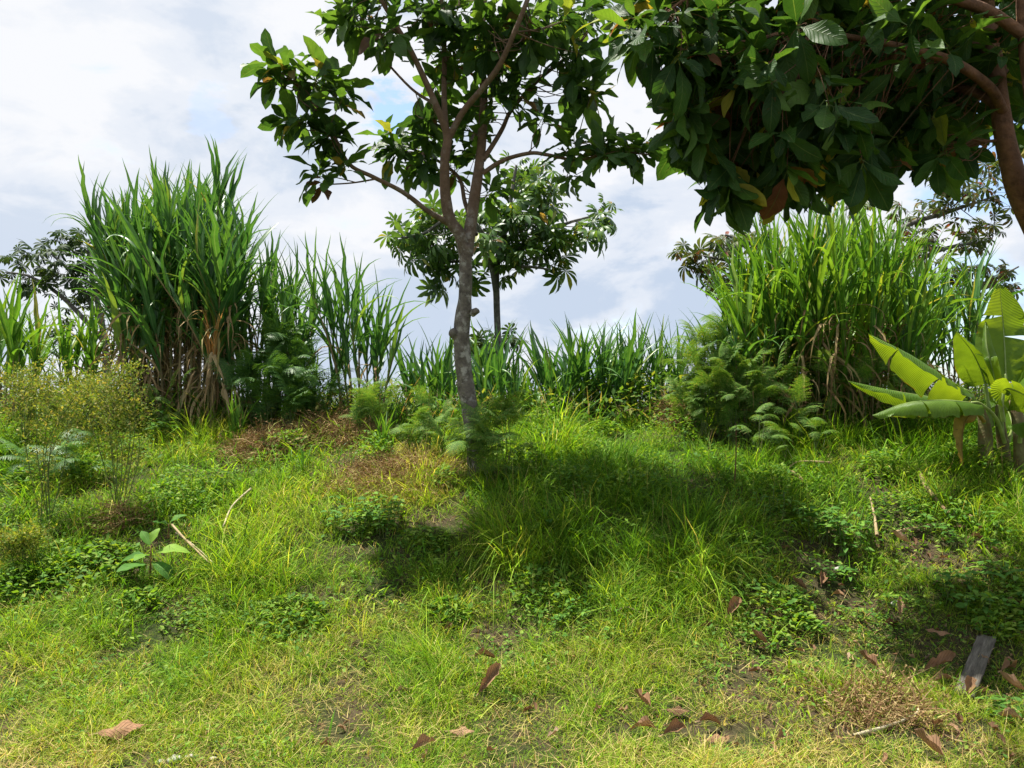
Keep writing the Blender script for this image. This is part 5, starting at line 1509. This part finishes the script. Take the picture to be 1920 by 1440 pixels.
def board():
    b = MB('weathered_wood'); tc = b.N('ShaderNodeTexCoord')
    mp = b.N('ShaderNodeMapping'); mp.inputs['Scale'].default_value = (3, 40, 40); b.L(tc.outputs['Object'], mp.inputs[0])
    n = b.noise(2.0, 8, 0.7, mp.outputs[0])
    c = b.ramp(n, [(0.3, (0.04, 0.036, 0.03)), (0.6, (0.14, 0.128, 0.105)), (0.8, (0.25, 0.235, 0.20))])
    m = b.finish(c, 0.9, b.bump(n, 0.8, 0.006), spec=0.1)
    p0, p1 = ground_at(1808, 1318), ground_at(1852, 1205)
    c0 = (p0 + p1) / 2 + np.array([0, 0, 0.03]); d = norm(p1 - p0); L = np.linalg.norm(p1 - p0) * 0.5
    # plank with chipped ends, split along its grain and slightly cupped
    r = np.random.default_rng(4); xs = np.linspace(-L, L, 15); ys = np.array([-0.046, -0.042, -0.018, 0.0, 0.018, 0.042, 0.046])
    V = []
    for side in (1, -1):
        for x in xs:
            for j, y in enumerate(ys):
                e = (0.06 * r.random() ** 2 if abs(x) > L * 0.95 else 0)
                z = side * (0.011 if 0 < j < 6 else 0.007) + 0.012 * (y / 0.06) ** 2 + r.normal(0, 0.0012) - (0.006 if j == 3 and side > 0 else 0)
                V.append((x - np.sign(x) * e, y + r.normal(0, 0.0015), z))
    nr, nc = len(xs), len(ys); F = list(grid_faces(nr, nc)) + list(grid_faces(nr, nc, nr * nc)[:, ::-1])
    o2 = nr * nc
    ring = [(i, 0) for i in range(nr)] + [(nr - 1, j) for j in range(1, nc)] + [(i, nc - 1) for i in range(nr - 2, -1, -1)] + [(0, j) for j in range(nc - 2, 0, -1)]
    ids = [i * nc + j for i, j in ring]
    for a, q in zip(ids, ids[1:] + ids[:1]): F += [(a, q, q + o2), (a, q + o2, a + o2)]
    o = thing('weathered_board', 'short grey weathered wooden board lying in the shaded grass at lower right', 'board', c0, None, mk_mesh('weathered_board', V, np.array(F), None, m, smooth=False))
    o.matrix_basis = Matrix(frame(d, np.array([-0.15, -0.3, 1.0]), c0, 1.0).tolist())


board()


def stones():
    b = MB('pale_stone'); p = b.pos(); n = b.noise(30, 5, 0.6, p)
    m = b.finish(b.ramp(n, [(0.3, (0.22, 0.21, 0.19)), (0.7, (0.52, 0.50, 0.47))]), 0.85, b.bump(n, 0.5, 0.006), spec=0.2)
    for i, (px, py, s, lab) in enumerate([(328, 1428, 0.030, 'largest pale stone at the bottom edge lower left'), (300, 1432, 0.018, 'small pale stone left of the largest stone at the bottom edge'), (355, 1422, 0.016, 'small pale stone right of the largest stone at the bottom edge'),
                                          (1575, 1070, 0.03, 'pale stone showing at the hollow edge'), (1680, 1135, 0.03, 'pale stone beside the rusty standing leaf in shade'), (400, 1425, 0.014, 'tiny pale stone far right of the bottom edge stones')]):
        r = np.random.default_rng(70 + i); V, F = [], []
        nu, nv = 8, 6
        for a in range(nv):
            for c in range(nu):
                th = math.pi * (a + 0.02) / (nv - 1 + 0.04); ph = 2 * math.pi * c / nu; q = s * (0.75 + 0.5 * r.random())
                V.append((q * 1.3 * math.sin(th) * math.cos(ph), q * math.sin(th) * math.sin(ph), q * 0.6 * math.cos(th)))
        for a in range(nv - 1):
            for c in range(nu):
                x, y = a * nu + c, a * nu + (c + 1) % nu; F += [(x, x + nu, y + nu), (x, y + nu, y)]
        g = ground_at(px, py)
        thing('stone', lab, 'stone', g + np.array([0, 0, s * 0.25]), 'pale stones', mk_mesh('stone', V, np.array(F), None, m))


stones()


def leaf_litter():
    """Broken brown leaf scraps too small to pick apart."""
    r = np.random.default_rng(909); parts = []
    geo = [leaf_geo(1, w, 5, 3, b, f, 0.12, 0.5, 0.7, 0.02, 600 + i, 1, c) for i, (w, b, f, c) in enumerate([(0.5, 0.6, 0.5, 0.6), (0.6, -0.8, 0.3, 1.0), (0.35, 1.2, 0.9, 0.2)])]
    k = 0
    while k < 420:
        px = 560 + 1400 * r.random() ** 0.6; py = 900 + 540 * r.random()
        if px < 1300 and py < 1240: continue
        p = ground_at(px, py); p[2] += 0.012 + 0.03 * r.random()
        a = r.random() * 6.28; d = np.array([math.cos(a), math.sin(a), r.normal(0, 0.3)])
        M = frame(d, np.array([0, 0, 1.0]) + r.normal(0, 0.4, 3), p, 0.025 + 0.05 * r.random() ** 2)
        V, F, U = geo[k % 3]
        parts.append((V @ M[:3, :3].T + p, F, U)); k += 1
    V, F, U = join(parts)
    stuff('leaf_litter', mk_mesh('leaf_litter', V, F, U, M_deadleaf), 'scraps of brown leaf litter scattered under the shade tree', 'leaf litter')


leaf_litter()
